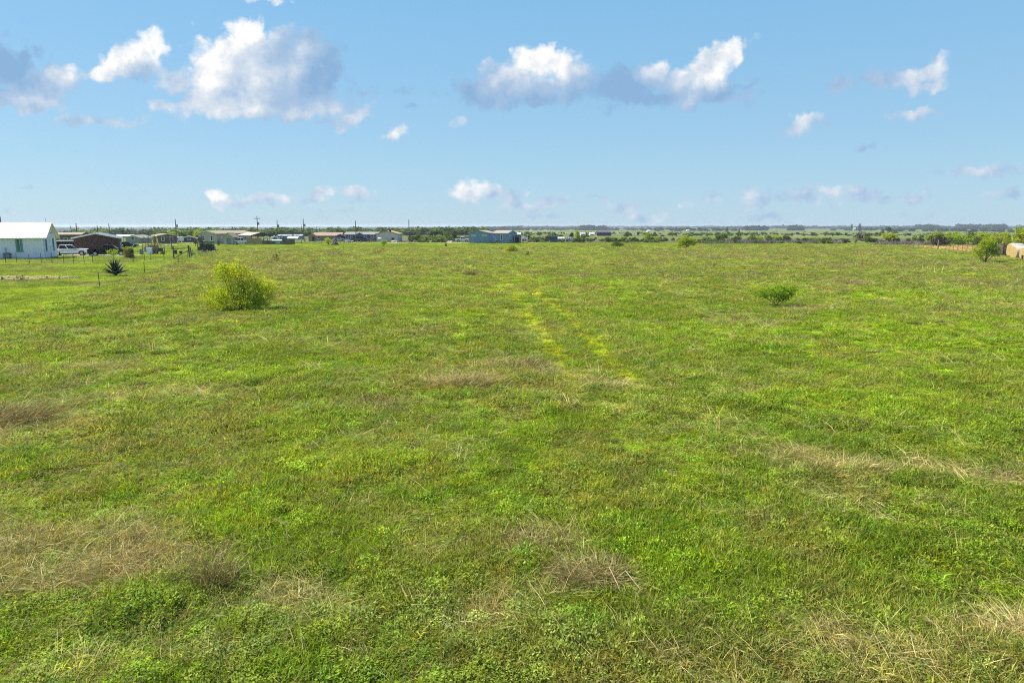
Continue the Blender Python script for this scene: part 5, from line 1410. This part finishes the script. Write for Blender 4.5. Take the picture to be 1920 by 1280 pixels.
def limb_mesh(name, base, lobes, r0, material, seed, n=7, lean=0, fork=.25):
    r = random.Random(seed); mb = MB()
    for (cx, cy, cz, rx, ry, rz) in lobes:
        e_ = Vector((cx, cy, cz)); b = Vector(base) + Vector((r.gauss(0, r0), r.gauss(0, r0), -.06 * e_.length)); m_ = b.lerp(e_, .5) + Vector((r.gauss(0, .06), r.gauss(0, .06), r.gauss(0, .05))) * e_.length
        k = b.lerp(Vector((b.x, b.y, m_.z)), .5); k = b.lerp(m_, fork) * .5 + k * .5
        mb.tube([b, k, m_, e_], [r0, r0 * .8, r0 * .5, r0 * .22], n)
        for _ in range(3):
            t_ = e_ + Vector((r.uniform(-1, 1) * rx, r.uniform(-1, 1) * ry, r.uniform(-.5, 1) * rz)) * .8
            mb.tube([m_.lerp(e_, r.uniform(.2, .9)), t_], [r0 * .3, r0 * .1], 4)
    return mb.mesh(name, material)

def hero(name, label, cat, px, py, lobes, n, kind, ln, k, ll, lw, r0, seed, bark=None, scale=1.0, fill=.55, Y=None, shrink=1.0, spread=1.0):
    lobes = [(a * spread, b, c, d * shrink, e_ * shrink, f * shrink) for a, b, c, d, e_, f in lobes]
    Y = Y or G(px, py).y; p = gx(px, Y); t = thing(name, label, cat, p)
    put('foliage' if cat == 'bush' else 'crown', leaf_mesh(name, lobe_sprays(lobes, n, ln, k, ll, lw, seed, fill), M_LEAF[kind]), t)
    put('stem' if cat == 'bush' else 'trunk', limb_mesh(name, (0, 0, 0), lobes, r0, bark or M_BARK, seed), t)
    return t
# the big yellow green bush in the field
hero('mesquite_bush', 'large yellow green feathery bush standing in the meadow on the left', 'bush', 450, 580,
     [(-.75, .3, 2.25, .95, .9, .55), (-.1, .2, 2.35, .8, .8, .5), (.45, 0, 1.95, .7, .7, .5), (-1.35, -.1, .85, .75, .8, .62), (-.75, -.2, 1.05, .6, .7, .5), (-.1, 0, 1.15, .8, .9, .7), (.7, -.1, 1.15, .85, .8, .7), (1.35, 0, 1.0, .75, .8, .7), (1.75, .1, 1.45, .35, .4, .35), (1.0, -.2, .45, .8, .7, .4), (-1.2, .1, .45, .6, .6, .35), (1.2, .3, 1.75, .45, .5, .3), (0, .3, 2.75, .3, .3, .25), (-1.0, .2, 2.65, .35, .35, .2), (-.5, -.6, .40, .8, .6, .40), (.5, -.6, .42, .9, .6, .42)],
     1700, 'mesquite', .46, 9, .13, .038, .035, 1, fill=.45, shrink=.62, spread=1.12)
hero('mesquite_bush', 'low spreading green bush with bare dark stems in the meadow on the right', 'bush', 1456, 574,
     [(-1.1, 0, .80, .38, .4, .18), (-.5, 0, .85, .42, .45, .2), (.1, .05, 1.05, .5, .5, .28), (.55, 0, .85, .45, .45, .26), (.95, 0, 1.05, .25, .3, .25), (.2, -.1, .62, .5, .4, .16)],
     430, 'fresh', .22, 7, .13, .05, .03, 2, bark=M_BARK, fill=.5, shrink=.85)
hero('mesquite_tree', 'small round yellow green tree with thin dark trunk left of the hay bales', 'tree', 1848, 493,
     [(-.9, 0, 2.0, .9, .9, .7), (0, 0, 2.5, 1.1, 1.0, .75), (.9, 0, 2.1, .9, .9, .75), (.4, .3, 1.55, 1.0, 1, .55), (-1.3, 0, 1.35, .6, .6, .4), (1.4, 0, 1.5, .6, .6, .5), (-.4, 0, 2.95, .6, .6, .35), (.6, 0, 2.95, .5, .5, .3), (-1.2, -.2, .8, .5, .4, .25)],
     900, 'lime', .28, 7, .18, .07, .07, 3, shrink=.8)
hero('mesquite_tree', 'rounded yellow green tree with forked trunk standing alone at the far field edge', 'tree', 1287, 466,
     [(-1.3, 0, 1.3, .9, .9, .75), (-.5, 0, 2.0, 1.0, 1.0, .85), (.5, 0, 1.9, 1.0, 1.0, .8), (1.4, 0, 1.4, .85, .9, .65), (0, 0, 1.3, 1.2, 1.1, .6), (1.7, 0, 1.85, .4, .4, .3), (-1.7, 0, .75, .6, .6, .4), (-.2, 0, 2.6, .5, .5, .35)],
     750, 'mesquite', .3, 7, .22, .09, .08, 4, shrink=.8)
hero('mesquite_bush', 'low round green bush at the field edge left of the lone far tree', 'bush', 1157.5, 463,
     [(-.7, 0, .5, .7, .6, .45), (.1, 0, .65, .7, .7, .5), (.8, 0, .5, .65, .6, .42), (-.2, 0, .9, .4, .4, .3)], 620, 'green', .3, 6, .17, .07, .04, 5)
hero('mesquite_bush', 'small bright yellow green bush in front of the blue house at the field edge', 'bush', 958, 473,
     [(-.5, 0, .7, .55, .5, .5), (.15, 0, .85, .6, .6, .55), (.75, 0, .65, .5, .5, .4), (0, 0, .35, .8, .6, .3), (.2, 0, 1.35, .3, .3, .25)], 620, 'mesquite', .28, 6, .16, .06, .04, 6)
hero('sapling', 'little yellow green sapling with dark base on the mown strip below the cream house', 'tree', 719, 462,
     [(-.4, 0, 1.0, .4, .4, .3), (.15, 0, 1.25, .5, .45, .35), (.6, 0, 1.1, .35, .35, .3), (.1, 0, .8, .5, .4, .2)], 320, 'lime', .25, 5, .15, .06, .04, 7)
hero('sapling', 'thin pale green sapling standing in the brown grass above the big bush', 'tree', 519, 492,
     [(-.2, 0, .85, .3, .3, .25), (.25, 0, 1.15, .3, .3, .3), (.0, 0, .5, .3, .3, .2)], 130, 'olive', .25, 5, .12, .04, .02, 8)
hero('shrub', 'yellow green flowering shrub at the front bumper of the black pickup', 'bush', 241, 487,
     [(-.35, 0, .7, .4, .4, .5), (.25, 0, .9, .45, .45, .6), (-.2, 0, 1.35, .4, .4, .3), (.15, 0, .35, .5, .4, .3)], 560, 'yellow', .25, 6, .12, .06, .03, 9, Y=112)
hero('shrub', 'dark green shrub close right of the yellow flowering shrub', 'bush', 246.5, 487,
     [(0, 0, .75, .3, .35, .6), (.05, 0, 1.3, .25, .25, .25), (0, 0, .3, .35, .35, .25)], 380, 'dark', .22, 6, .11, .05, .03, 10, Y=110.5)
hero('sapling', 'young staked sapling with few leaves in front of the black pickup', 'tree', 212.5, 492,
     [(-.4, 0, 1.35, .3, .3, .2), (.35, 0, 1.5, .35, .3, .2), (.1, 0, 1.05, .4, .3, .15), (.5, 0, 1.2, .2, .2, .2)], 190, 'lime', .25, 5, .12, .05, .02, 11, Y=101)
hero('red_weed', 'small rusty red dead weed in the grass right of the yellow green bush', 'weed', 989, 481,
     [(0, 0, .35, .3, .25, .3), (.1, 0, .65, .2, .2, .15)], 90, 'brown', .2, 5, .1, .04, .02, 12)
M_LEAF['brown'].name

# agave: every blade its own part
def agave():
    p = gx(217, 72.3); t = thing('agave', 'big dark spiky agave in the mown yard on the left', 'agave', p); t.scale = (1.3, 1.3, 1.2)
    m = mat('agave_blade', (.022, .042, .030), .5, var=.3, scale=3, spec=.35); r = random.Random(3)
    def blade(w, droop):
        vs = []; fs = []; n = 6
        for i in range(n):
            f = i / (n - 1); ww = w * (1 - f) ** .75 * (.75 + .9 * f * (1 - f) * 1.6) + .004; z = -droop * f * f
            vs += [(f, -ww, z + .035 * (1 - f)), (f, 0, z - .02 * (1 - f)), (f, ww, z + .035 * (1 - f)), (f, 0, z - .055 * (1 - f) - .004)]
        for i in range(n - 1):
            a, b = i * 4, (i + 1) * 4
            for k in range(4): fs.append((a + k, a + (k + 1) % 4, b + (k + 1) % 4, b + k))
        return MB().add(vs, fs).mesh('blade', m)
    protos = [blade(.095, .02), blade(.10, .06), blade(.095, .12)]
    N = 64
    for i in range(N):
        f = i / (N - 1); el = rad(87 - 76 * f ** .9) + r.gauss(0, .05); az = i * 2.39996 + r.gauss(0, .06); ln = (1.32 if f < .5 else 1.22) * r.uniform(.88, 1.08)
        o = put('blade', protos[i % 3], t, (0, 0, .14)); o.rotation_euler = (0, -el, az); o.scale = (ln, 1.0, 1.0)
    MB().tube([(0, 0, -.1), (0, 0, .3)], [.16, .12], 8).obj('stem', m, t)
agave()

# tree prototypes, one unit high and wide; each tree is its own thing
TREE = {}
def tree_mesh(kind, form, var_):
    key = (kind, form, var_)
    if key in TREE: return TREE[key]
    r = random.Random(hash((form, var_)) % 1000 if False else (len(form) * 31 + var_ * 7 + ord(form[0]))); lobes = []
    if form == 'tree':
        for i in range(9):
            a = r.uniform(0, 6.28); q = r.uniform(.05, .30); lobes.append((q * math.cos(a), q * math.sin(a), r.uniform(.42, .82), r.uniform(.15, .24), r.uniform(.15, .24), r.uniform(.10, .17)))
    elif form == 'tall':
        for i in range(8):
            a = r.uniform(0, 6.28); z = .25 + .68 * i / 7; q = r.uniform(.02, .22) * (1.1 - z); lobes.append((q * math.cos(a), q * math.sin(a), z, .30 * (1.15 - z * .7), .30 * (1.15 - z * .7), .13))
    elif form == 'flat':
        for i in range(9):
            a = r.uniform(0, 6.28); q = r.uniform(.1, .36); lobes.append((q * math.cos(a), q * math.sin(a), r.uniform(.62, .86), r.uniform(.14, .22), r.uniform(.14, .22), r.uniform(.08, .13)))
    else:
        for i in range(10):
            a = r.uniform(0, 6.28); q = r.uniform(.0, .34); lobes.append((q * math.cos(a), q * math.sin(a), r.uniform(.2, .72) * (1.1 - q), r.uniform(.13, .22), r.uniform(.13, .22), r.uniform(.14, .26)))
    n = 330 if form != 'bush' else 300
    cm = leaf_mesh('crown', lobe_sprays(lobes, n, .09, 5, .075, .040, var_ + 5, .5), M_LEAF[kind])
    tm = limb_mesh('trunk', (0, 0, 0), lobes[:6], .028 if form != 'bush' else .015, M_GBARK if kind in ('bare', 'lime') and form == 'flat' else M_BARK, var_ + 9, n=5)
    TREE[key] = (cm, tm); return TREE[key]
def tree(label, px, base, top, wpx, Y, kind, form='tree', var_=0, name=None, cat=None, group=None):
    p = gx(px, Y); h = max(.4, zat(px, top, Y) - p.z); w = wpx / FOC * Y
    t = thing(name or {'tree': 'tree', 'tall': 'tree', 'flat': 'tree', 'bush': 'shrub'}[form], label, cat or ('shrub' if form == 'bush' else 'tree'), p, random.Random(px * 7 + Y).uniform(0, 6.28), group)
    t.scale = (w, w, h)
    cm, tm = tree_mesh(kind, form, var_)
    put('crown' if form != 'bush' else 'foliage', cm, t); put('trunk' if form != 'bush' else 'stem', tm, t)
    return t
for a in [
 # left, among the houses
 ('bushy green tree in front of the left end of the brown house', 291, 455, 443, 11, 190, 'green', 'tall', 0),
 ('broad green tree behind the brown house roof, left one', 287, 445, 434, 18, 245, 'green', 'tree', 1),
 ('green tree crown above the brown house, just left of the transformer pole', 309, 445, 432, 24, 250, 'green', 'tree', 0),
 ('lime green tree crown above the right half of the brown house', 325, 445, 432.5, 20, 248, 'lime', 'tree', 1),
 ('dark green tree right of the transformer pole', 345, 448, 432, 18, 246, 'green', 'tree', 1),
 ('bright green tree above the low dull brown house', 358, 448, 431, 20, 252, 'green', 'tree', 0),
 ('green tree at the left gable corner of the long tan house', 371, 448, 431, 18, 250, 'lime', 'tree', 0),
 ('small pale young tree on the lawn left of the long tan house', 367, 459, 447, 9, 176, 'olive', 'tree', 1),
 ('slim young tree in front of the tan house gable', 379.5, 460, 442, 6, 170, 'olive', 'tall', 0),
 ('small young tree at the right corner of the tan house gable', 410, 460, 450, 7, 180, 'olive', 'tall', 1),
 ('yellow green round tree among the posts left of the dark tarp mound', 616, 458, 445.5, 17, 189, 'mesquite', 'tree', 0),
 ('green tree left of the mobile home behind the transformer pole', 508, 448, 434, 18, 300, 'olive', 'tree', 1),
 ('bright green shrubby tree above the brown brush heap', 783, 449, 437.5, 16, 234, 'green', 'tree', 1),
 ('low green shrub just right of the lone utility pole', 797, 449, 441, 12, 236, 'olive', 'bush', 0),
 ('dark green rounded tree left of the near black shrub', 839, 448, 433, 20, 246, 'green', 'tree', 0),
 ('very dark almost black shrub left of the blue house pickup', 852.5, 447, 434.5, 15, 232, 'dark', 'bush', 1),
 ('pale green low shrub in the pasture left of the dark trees', 822, 448, 438, 16, 246, 'lime', 'bush', 0),
 ('small green shrub by the road left of the dark trees', 809, 449, 442, 10, 240, 'green', 'bush', 1),
 ('slender sapling on the mown strip left of the blue house', 836, 464, 456, 6, 172, 'olive', 'tall', 1),
 ('tiny green shrub behind the roof of the blue house', 883, 440, 430, 14, 330, 'green', 'tree', 0),
 # middle and right
 ('yellow green tree beside the tarp heap right of the blue container', 1082, 449, 433, 15, 233, 'lime', 'tall', 0),
 ('dark tree behind the yellow green tree by the tarp heap', 1071, 446, 435.5, 11, 250, 'dark', 'tree', 0),
 ('upright yellow green tree, taller of a pair in the right pasture', 1214, 452, 435.5, 17, 228, 'lime', 'tall', 1),
 ('lower yellow green bushy tree right of the upright pasture tree', 1231, 452, 441, 16, 226, 'lime', 'bush', 0),
 ('small dark shrub between upright tree and lone far tree', 1262, 450, 445, 10, 240, 'olive', 'bush', 1),
 ('dark green tree with black shadowed trunk, left of the long scrub line', 1345, 455, 439, 16, 218, 'green', 'tree', 0),
 ('broad dark green tree crown right of the black trunked tree', 1357, 452, 435.5, 24, 224, 'green', 'tree', 1),
 ('low green shrub left of the black trunked tree', 1329, 450, 442.5, 20, 236, 'green', 'bush', 0),
 ('green shrub in the scrub line, first right of the broad dark crown', 1381, 453, 441, 22, 222, 'olive', 'bush', 1),
 ('dark shrub in the scrub line below the far white truck', 1411, 452, 439, 20, 228, 'green', 'bush', 1),
 ('pale lime shrub in the middle of the scrub line', 1424, 453, 441, 14, 224, 'lime', 'bush', 0),
 ('green shrub with dark top in the scrub line beyond the lime shrub', 1439, 452, 438, 22, 232, 'green', 'bush', 0),
 ('bright lime shrub at the right end of the scrub line', 1455, 450, 440, 24, 240, 'lime', 'bush', 1),
 ('yellow green low shrub in the brown strip left of the grey crowned tree', 1531, 453, 443.5, 16, 226, 'lime', 'bush', 1),
 ('green tree row, left, below the white far car', 1547, 441, 434.5, 12, 400, 'green', 'tree', 0),
 ('green tree row, right, below the white far car', 1561, 441, 435, 10, 400, 'green', 'tree', 1),
 ('grey bare crowned tree in the brown ploughed strip', 1613, 448, 431.5, 30, 258, 'bare', 'bush', 0),
 ('dark green shrub at the right foot of the grey bare crowned tree', 1625, 447, 437.5, 10, 262, 'dark', 'bush', 1),
 ('small lime shrub left of the dark broken cart', 1604, 456, 446, 10, 208, 'lime', 'tall', 0),
 ('flat topped yellow green tree with grey trunk at the far end of the straw fence', 1668, 461, 437.5, 38, 196, 'mesquite', 'flat', 0),
 ('dark brown green thorny bush behind the straw fence', 1756, 459, 438, 42, 176, 'brown', 'bush', 0),
 ('lime tree top rising behind the dark brown thorny bush', 1756, 452, 431, 18, 204, 'lime', 'tree', 1),
 ('yellow green shrub right of the dark brown thorny bush', 1777, 452, 434, 22, 198, 'lime', 'bush', 1),
 ('green rounded shrub in the hedge beyond the straw, left of centre', 1796, 452, 435.5, 22, 196, 'lime', 'bush', 0),
 ('dark green shrub crown in the middle of the hedge beyond the straw', 1818, 449, 432, 22, 215, 'green', 'bush', 1),
 ('lime green tree in the hedge right of the dark green crown', 1843, 453, 434.5, 24, 190, 'lime', 'tree', 0),
 ('yellow green bush in the hedge above the small round tree', 1864, 454, 435, 26, 185, 'mesquite', 'bush', 1),
 ('small green shrub low in the hedge over the middle of the straw', 1795, 456, 445, 18, 184, 'green', 'bush', 0),
 ('green shrub low in the hedge at the right end of the straw', 1832, 457, 442, 20, 180, 'olive', 'bush', 1),
 ('shrub with grey twigs right of the straw end', 1868, 462, 444, 18, 160, 'olive', 'bush', 0),
 ('pale green bush behind the dark slatted trailer', 1886, 458, 437, 16, 165, 'lime', 'tall', 1),
 ('lime shrub at the left end of the hedge, half behind the thorny bush', 1742, 453, 437, 22, 206, 'lime', 'bush', 0),
 ('bright yellow green shrub in the hedge, second right of the thorny bush', 1787, 453, 433, 22, 208, 'lime', 'bush', 1),
 ('yellow green shrub in the hedge between two lime shrubs, over the straw middle', 1806, 454, 436, 24, 200, 'mesquite', 'bush', 0),
 ('broad lime shrub in the hedge just left of the small round tree', 1830, 454, 434.5, 26, 198, 'lime', 'bush', 0),
 ('lime shrub in the hedge right behind the small round tree', 1853, 455, 436, 26, 192, 'lime', 'bush', 1),
 ('yellow green shrub above the dark slatted trailer', 1878, 457, 434, 26, 180, 'mesquite', 'bush', 1),
 ('tall green tree at the right picture edge above the hay bales', 1909, 465, 421, 34, 142, 'lime', 'tree', 1),
 ('dark green tree behind the tall tree at the right picture edge', 1912, 462, 428, 22, 150, 'green', 'tall', 0),
 ('pale shrub left of the dark thorny bush behind straw', 1726, 454, 441, 14, 200, 'green', 'tall', 1),
 ('olive shrub in the pasture left of the thorny bush', 1704, 452, 445, 12, 220, 'olive', 'bush', 0),
 ('dark oak standing on the far field left of two small oaks', 1665, 432, 423.5, 12, 900, 'dark', 'tree', 0),
 ('low dark oak left of the far field pair', 1655, 434, 429, 9, 850, 'dark', 'bush', 1),
 ('low wide dark oak pair on the far field', 1675, 434.5, 429, 16, 850, 'dark', 'bush', 0),
 ('tall dark cedar on the horizon beside a pale far barn', 1611, 431, 420, 9, 1500, 'dark', 'tall', 0),
 ('lone green tree on the horizon left of the tall dark cedar', 1596, 431, 420.5, 8, 1500, 'green', 'tall', 1),
 ('dark rounded tree on the far right pasture above the broad dark crown', 1386, 436, 428, 6, 640, 'dark', 'bush', 0),
 ('dark tree on the far right pasture near a tiny pale shed', 1363, 432, 424.5, 6, 1100, 'dark', 'tree', 1),
]:
    lab, px, base, top, wpx, Y, kind, form, v_ = a
    if px > 1700 and Y < 230: wpx *= 1.3
    tree(lab, px, base, top, wpx, Y, kind, form, v_)

# ------------------------------------------------------------------ dead tussocks in the meadow
M_TUFT = {'straw': leaf_mat('tussock_straw', 'GEOMETRY', trans=.12, base=(.55, .46, .16), hue=(.38, .29, .11), spread=.35),
          'brown': leaf_mat('tussock_brown', 'GEOMETRY', trans=.1, base=(.22, .165, .07), hue=(.44, .36, .15), spread=.45),
          'green': leaf_mat('tussock_green', 'GEOMETRY', trans=.3, base=(.12, .15, .03), hue=(.20, .15, .06), spread=.4)}
def tussock(label, px, py, w, d, h, n, kind, seed, lean=(.2, 1.3), dirx=0.0, stalks=0, wdt=.010):
    r = random.Random(seed); p = gp(px, py); t = thing('grass_tussock', label, 'dry grass', p)
    v = []; f = []; var = []; tone = []
    def blade(a, d1, ln, le, droop, hw):
        d2 = Vector((0, 0, 1)); l2 = min(le + droop, 1.7)
        q1 = d2 * math.cos(le) + d1 * math.sin(le); q2 = d2 * math.cos(l2) + d1 * math.sin(l2)
        m_ = a + q1 * ln * .5; tp = m_ + q2 * ln * .5; tp.z = max(tp.z, .02); s = q1.cross(rv(r)).normalized() * hw
        n0 = len(v); v.extend([tuple(a - s), tuple(a + s), tuple(m_ + s * .8), tuple(m_ - s * .8), tuple(tp)]); f.extend([(n0, n0 + 1, n0 + 2, n0 + 3), (n0 + 3, n0 + 2, n0 + 4)])
        q = r.random(); var.extend([q] * 5); tone.extend([r.random()] * 5)
    for _ in range(n):
        q = math.sqrt(r.random()); a_ = r.uniform(0, 6.28); lump_ = .5 + .5 * math.sin(a_ * 3 + seed) ** 2
        a = Vector((math.cos(a_) * q * w / 2, math.sin(a_) * q * d / 2, -.03 + .25 * h * (1 - q * q) * lump_))
        d1 = (Vector((a.x / w, a.y / d, 0)) * 2 + rv(r) * .9 + Vector((dirx, 0, 0))).normalized()
        blade(a, d1, h * r.uniform(.6, 1.5), min(1.5, r.uniform(*lean) + .15), r.uniform(.1, .9), wdt * r.uniform(.3, .7))
    me = bpy.data.meshes.new('blades'); me.from_pydata(v, [], f)
    me.attributes.new('var', 'FLOAT', 'POINT').data.foreach_set('value', var); me.attributes.new('tone', 'FLOAT', 'POINT').data.foreach_set('value', tone)
    me.materials.append(M_TUFT[kind]); o = put('blades', me, t); o['kind'] = 'stuff'
    for k in range(stalks):
        a = Vector((r.uniform(-.4, .6) * w / 2, r.uniform(-.6, 0) * d, .25 * h)); s = Vector((r.uniform(.05, .3), -r.uniform(.2, .55), 0))
        MB().tube([a, a + s * .4 + Vector((0, 0, .18)), a + s + Vector((.05, 0, .02)), a + s * 1.5 + Vector((.1, 0, -.2))], [.005, .007, .006, .003], 4).obj('stalk', mat('pale_stalk', (.55, .44, .26), .9, var=.2), t)
    return t
tussock('matted golden straw tussock with dark hollow left of the wheel tracks', 872, 722, 2.4, 1.4, .50, 2800, 'straw', 1, (.5, 1.45), .5)
tussock('dark brown hollow in front of the golden straw tussock', 880, 728, 1.2, .5, .42, 700, 'brown', 2, (.2, 1.2))
tussock('tall dead reddish stems behind the golden straw tussock', 985, 690, 1.6, 1.0, .55, 420, 'brown', 3, (.05, .8), .3)
tussock('brown tussock with pale curved stalk hanging out of it, lower centre right', 1115, 1085, 1.1, .8, .34, 1300, 'brown', 4, (.5, 1.5), -.3, stalks=2, wdt=.008)
tussock('dark green brown upright tuft right of the big straw mat', 405, 1095, .55, .4, .55, 420, 'brown', 5, (.0, .55), wdt=.007)
tussock('long low brown tussock in the meadow on the right', 1590, 890, 1.9, .9, .36, 1500, 'straw', 6, (.4, 1.4), .6, wdt=.009)
tussock('bleached straw clump above left of the long low brown tussock', 1490, 858, 1.0, .5, .32, 420, 'straw', 7, (.6, 1.4), -.5)
tussock('grey brown dead tussock cut by the left picture edge', 8, 790, 2.2, 1.4, .55, 1500, 'brown', 8, (.3, 1.4), .4)
tussock('big matted straw bed at the lower left, left half', 60, 1030, 2.6, 1.1, .28, 3200, 'straw', 9, (.9, 1.55), -.8, wdt=.008)
tussock('big matted straw bed at the lower left, right half', 230, 1065, 2.0, .8, .28, 2200, 'straw', 10, (.8, 1.5), .7, wdt=.008)
tussock('ragged straw edge below the big matted straw bed', 120, 1100, 1.4, .5, .26, 700, 'straw', 11, (.8, 1.5), -.5, wdt=.008)
tussock('low brown dome shaped tussock left of the tussock with curved stalk', 1015, 1025, .9, .6, .32, 650, 'brown', 12, (.4, 1.4), .2, wdt=.008)
tussock('small straw patch right of the low spreading bush', 1525, 582, 1.6, .9, .3, 350, 'straw', 13, (.6, 1.4), .3, wdt=.02)
tussock('dark tuft near the far wheel tracks', 883, 517, .9, .7, .8, 200, 'brown', 14, (.1, 1.0), wdt=.03)
tussock('dark tuft in the far grass on the right', 1592, 531, 2.4, 1.0, .5, 320, 'brown', 15, (.4, 1.3), wdt=.03)

# ------------------------------------------------------------------ far woods, pasture scrub and dead brush
M_FARL = leaf_mat('far_leaf', 'INSTANCER', trans=.25, spread=.4)
def far_crown(seed, n=110):
    r = random.Random(seed); lobes = []
    for i in range(7):
        a = r.uniform(0, 6.28); q = r.uniform(0, .32); lobes.append((q * math.cos(a), q * math.sin(a), r.uniform(.2, .75), r.uniform(.16, .26), r.uniform(.16, .26), r.uniform(.14, .25)))
    return leaf_mesh('far_crown', lobe_sprays(lobes, n, .12, 3, .20, .13, seed, .5), M_FARL)
FC = lib('far_crown', [far_crown(700 + i) for i in range(4)])
def polar(n, r0, r1, a0, a1, seed, power=1.0):
    q = np.random.default_rng(seed); rr_ = (r0 ** power + (r1 ** power - r0 ** power) * q.random(n)) ** (1 / power); a = np.radians(q.uniform(a0, a1, n))
    return rr_ * np.sin(a), rr_ * np.cos(a), q
def woods(name, label, x, y, w, h, cols, seed, kind='trees', cap=None):
    q = np.random.default_rng(seed); n = len(x)
    c = np.array(cols)[q.integers(0, len(cols), n)] * (1 + q.normal(0, .2, (n, 1)))
    sx = q.uniform(*w, n); hh_ = q.uniform(*h, n)
    if cap is not None: hh_ = np.minimum(hh_, np.maximum((CAM_H - terrain(x, y)) * cap * q.uniform(.6, 1.0, n), .6))
    s = np.stack([sx, sx, hh_], 1)
    return scatter(name, label, x, y, np.clip(c, .005, 1), s, FC, seed, kind)
GREENS = [(.10, .15, .03), (.13, .19, .035), (.16, .22, .035), (.08, .115, .032), (.18, .21, .06)]
OAKS = [(.035, .055, .02), (.05, .07, .028), (.06, .075, .035), (.045, .065, .02)]
x, y, q = polar(9000, 420, 5600, -52, -2, 61, .6); k = fbm(x / 130, y / 130, 3, 62) + .10 * sstep(-2, -18, np.degrees(np.arctan2(x, y))) > .50
woods('valley_woods', 'far green woods filling the valley behind the houses on the left', x[k], y[k], (7, 15), (4, 9), GREENS, 63, cap=.85)
x, y, q = polar(3200, 1500, 3200, -6, 52, 64, .8); k = fbm(x / 200, y / 200, 3, 65) > .55
woods('far_treeline', 'dark far treeline along the horizon on the right', x[k], y[k], (8, 16), (3, 8), OAKS, 66)
x, y, q = polar(7000, 3200, 9500, -54, 54, 67, .5); k = fbm(x / 700, y / 700, 3, 68) > .40
woods('horizon_woods', 'blue green woods on the far horizon', x[k], y[k], (30, 70), (4, 9), OAKS, 69)
for (nm, lab, p0, p1, Y0, Y1, n, h) in (('oak_grove', 'small dark oak grove on the far right horizon', 1722, 1758, 2150, 2300, 90, (12, 19)), ('oak_grove', 'long dark oak grove on the far right horizon', 1797, 1886, 2150, 2350, 240, (13, 21)), ('oak_grove', 'rounded far grove on the horizon above the dark barn', 1088, 1135, 1900, 2100, 110, (10, 17)), ('oak_grove', 'far grove on the horizon above the blue house', 878, 975, 1900, 2100, 150, (8, 14)), ('oak_grove', 'far grove on the horizon above the scrub line', 1400, 1435, 1800, 1950, 60, (10, 16)), ('oak_grove', 'far round grove on the horizon right of the scrub line', 1482, 1503, 1800, 1950, 40, (11, 18))):
    q = np.random.default_rng(int(p0)); px = q.uniform(p0, p1, n); Y_ = q.uniform(Y0, Y1, n); x = (px - 960) / FOC * Y_ * CT; edge_ = np.minimum(px - p0, p1 - px) / (p1 - p0) * 2
    o = woods(nm, lab, x, Y_, (14, 24), (h[0] * .6, h[1] * .85), OAKS, int(p0) + 1)
x, y, q = polar(1500, 232, 1500, -3, 50, 70, .55); k = fbm(x / 60, y / 60, 3, 71) > .47
woods('pasture_scrub', 'scattered low scrub over the right pasture', x[k], y[k], (1.2, 4.5), (.6, 2.4), GREENS + [(.14, .17, .03), (.10, .09, .06)], 72, 'scrub')
x, y, q = polar(420, 215, 262, 1.5, 26, 73, 1); k = fbm(x / 12, y / 12, 2, 74) > .42
woods('pasture_scrub', 'low rough green growth just beyond the mown strip right of the blue house', x[k], y[k], (.9, 2.6), (.5, 1.5), GREENS + [(.10, .09, .06)], 75, 'scrub')
x, y, q = polar(260, 212, 262, -8.5, -3.5, 76, 1); k = fbm(x / 8, y / 8, 2, 77) > .4
woods('pasture_scrub', 'rough green growth between the lone pole and the blue house', x[k], y[k], (1, 2.6), (.5, 1.8), GREENS, 78, 'scrub')
M_TWIG = leaf_mat('dead_twig', 'INSTANCER', trans=.05, spread=.4)
TW = lib('twig_clump', [clump('twig_clump', 600 + i, 46, .5, .5, 1.0, .02, .04, .0, .6, .3, M_TWIG) for i in range(3)])
def brush(name, label, p0, p1, Y0, Y1, n, h, seed, col=(.20, .17, .145)):
    q = np.random.default_rng(seed); px = q.uniform(p0, p1, n); Y_ = q.uniform(Y0, Y1, n); x = (px - 960) / FOC * (Y_ * CT + 5.5 * ST)
    if name == 'straw_stubble':
        ok = x > hay_line(Y_) + .6; x, Y_ = x[ok], Y_[ok]; n = len(x)
    c = np.array(col) * (1 + q.normal(0, .25, (n, 1))); sx = q.uniform(1.2, 2.2, n); scatter(name, label, x, Y_, np.clip(c, 0, 1), np.stack([sx, sx, q.uniform(*h, n)], 1), TW, seed, 'brush')
brush('dead_brush', 'grey leafless brush along the fence right of the lone far tree', 1360, 1580, 200, 214, 150, (.8, 1.8), 81)
brush('dead_brush', 'grey dead weeds along the straw fence on the right', 1640, 1760, 186, 200, 110, (.7, 1.5), 82)
brush('dead_brush', 'thin grey weeds right of the mown strip by the lone far tree', 1300, 1370, 200, 212, 60, (.5, 1.1), 83, (.15, .15, .09))
brush('straw_stubble', 'golden straw strewn behind the wire fence on the right', 1690, 1850, 134, 178, 900, (.12, .3), 84, (.50, .36, .12))

# ------------------------------------------------------------------ haze: one box of even air
def haze():
    o = MB().box(0, 0, -6.0, 31400, 31400, 32.0).obj('haze', None)
    o.data.materials.clear(); m = bpy.data.materials.new('humid_air'); m.use_nodes = True; nt = m.node_tree; nt.nodes.clear()
    out = nt.nodes.new('ShaderNodeOutputMaterial'); v = nt.nodes.new('ShaderNodeVolumePrincipled')
    v.inputs['Color'].default_value = (.80, .90, 1.0, 1); v.inputs['Density'].default_value = HAZE; v.inputs['Anisotropy'].default_value = 0.2
    nt.links.new(v.outputs[0], out.inputs['Volume']); o.data.materials.append(m)
    o['kind'] = 'stuff'; o['label'] = 'thin pale blue air over the whole plain'; o['category'] = 'haze'
HAZE = 1.4e-4
haze()
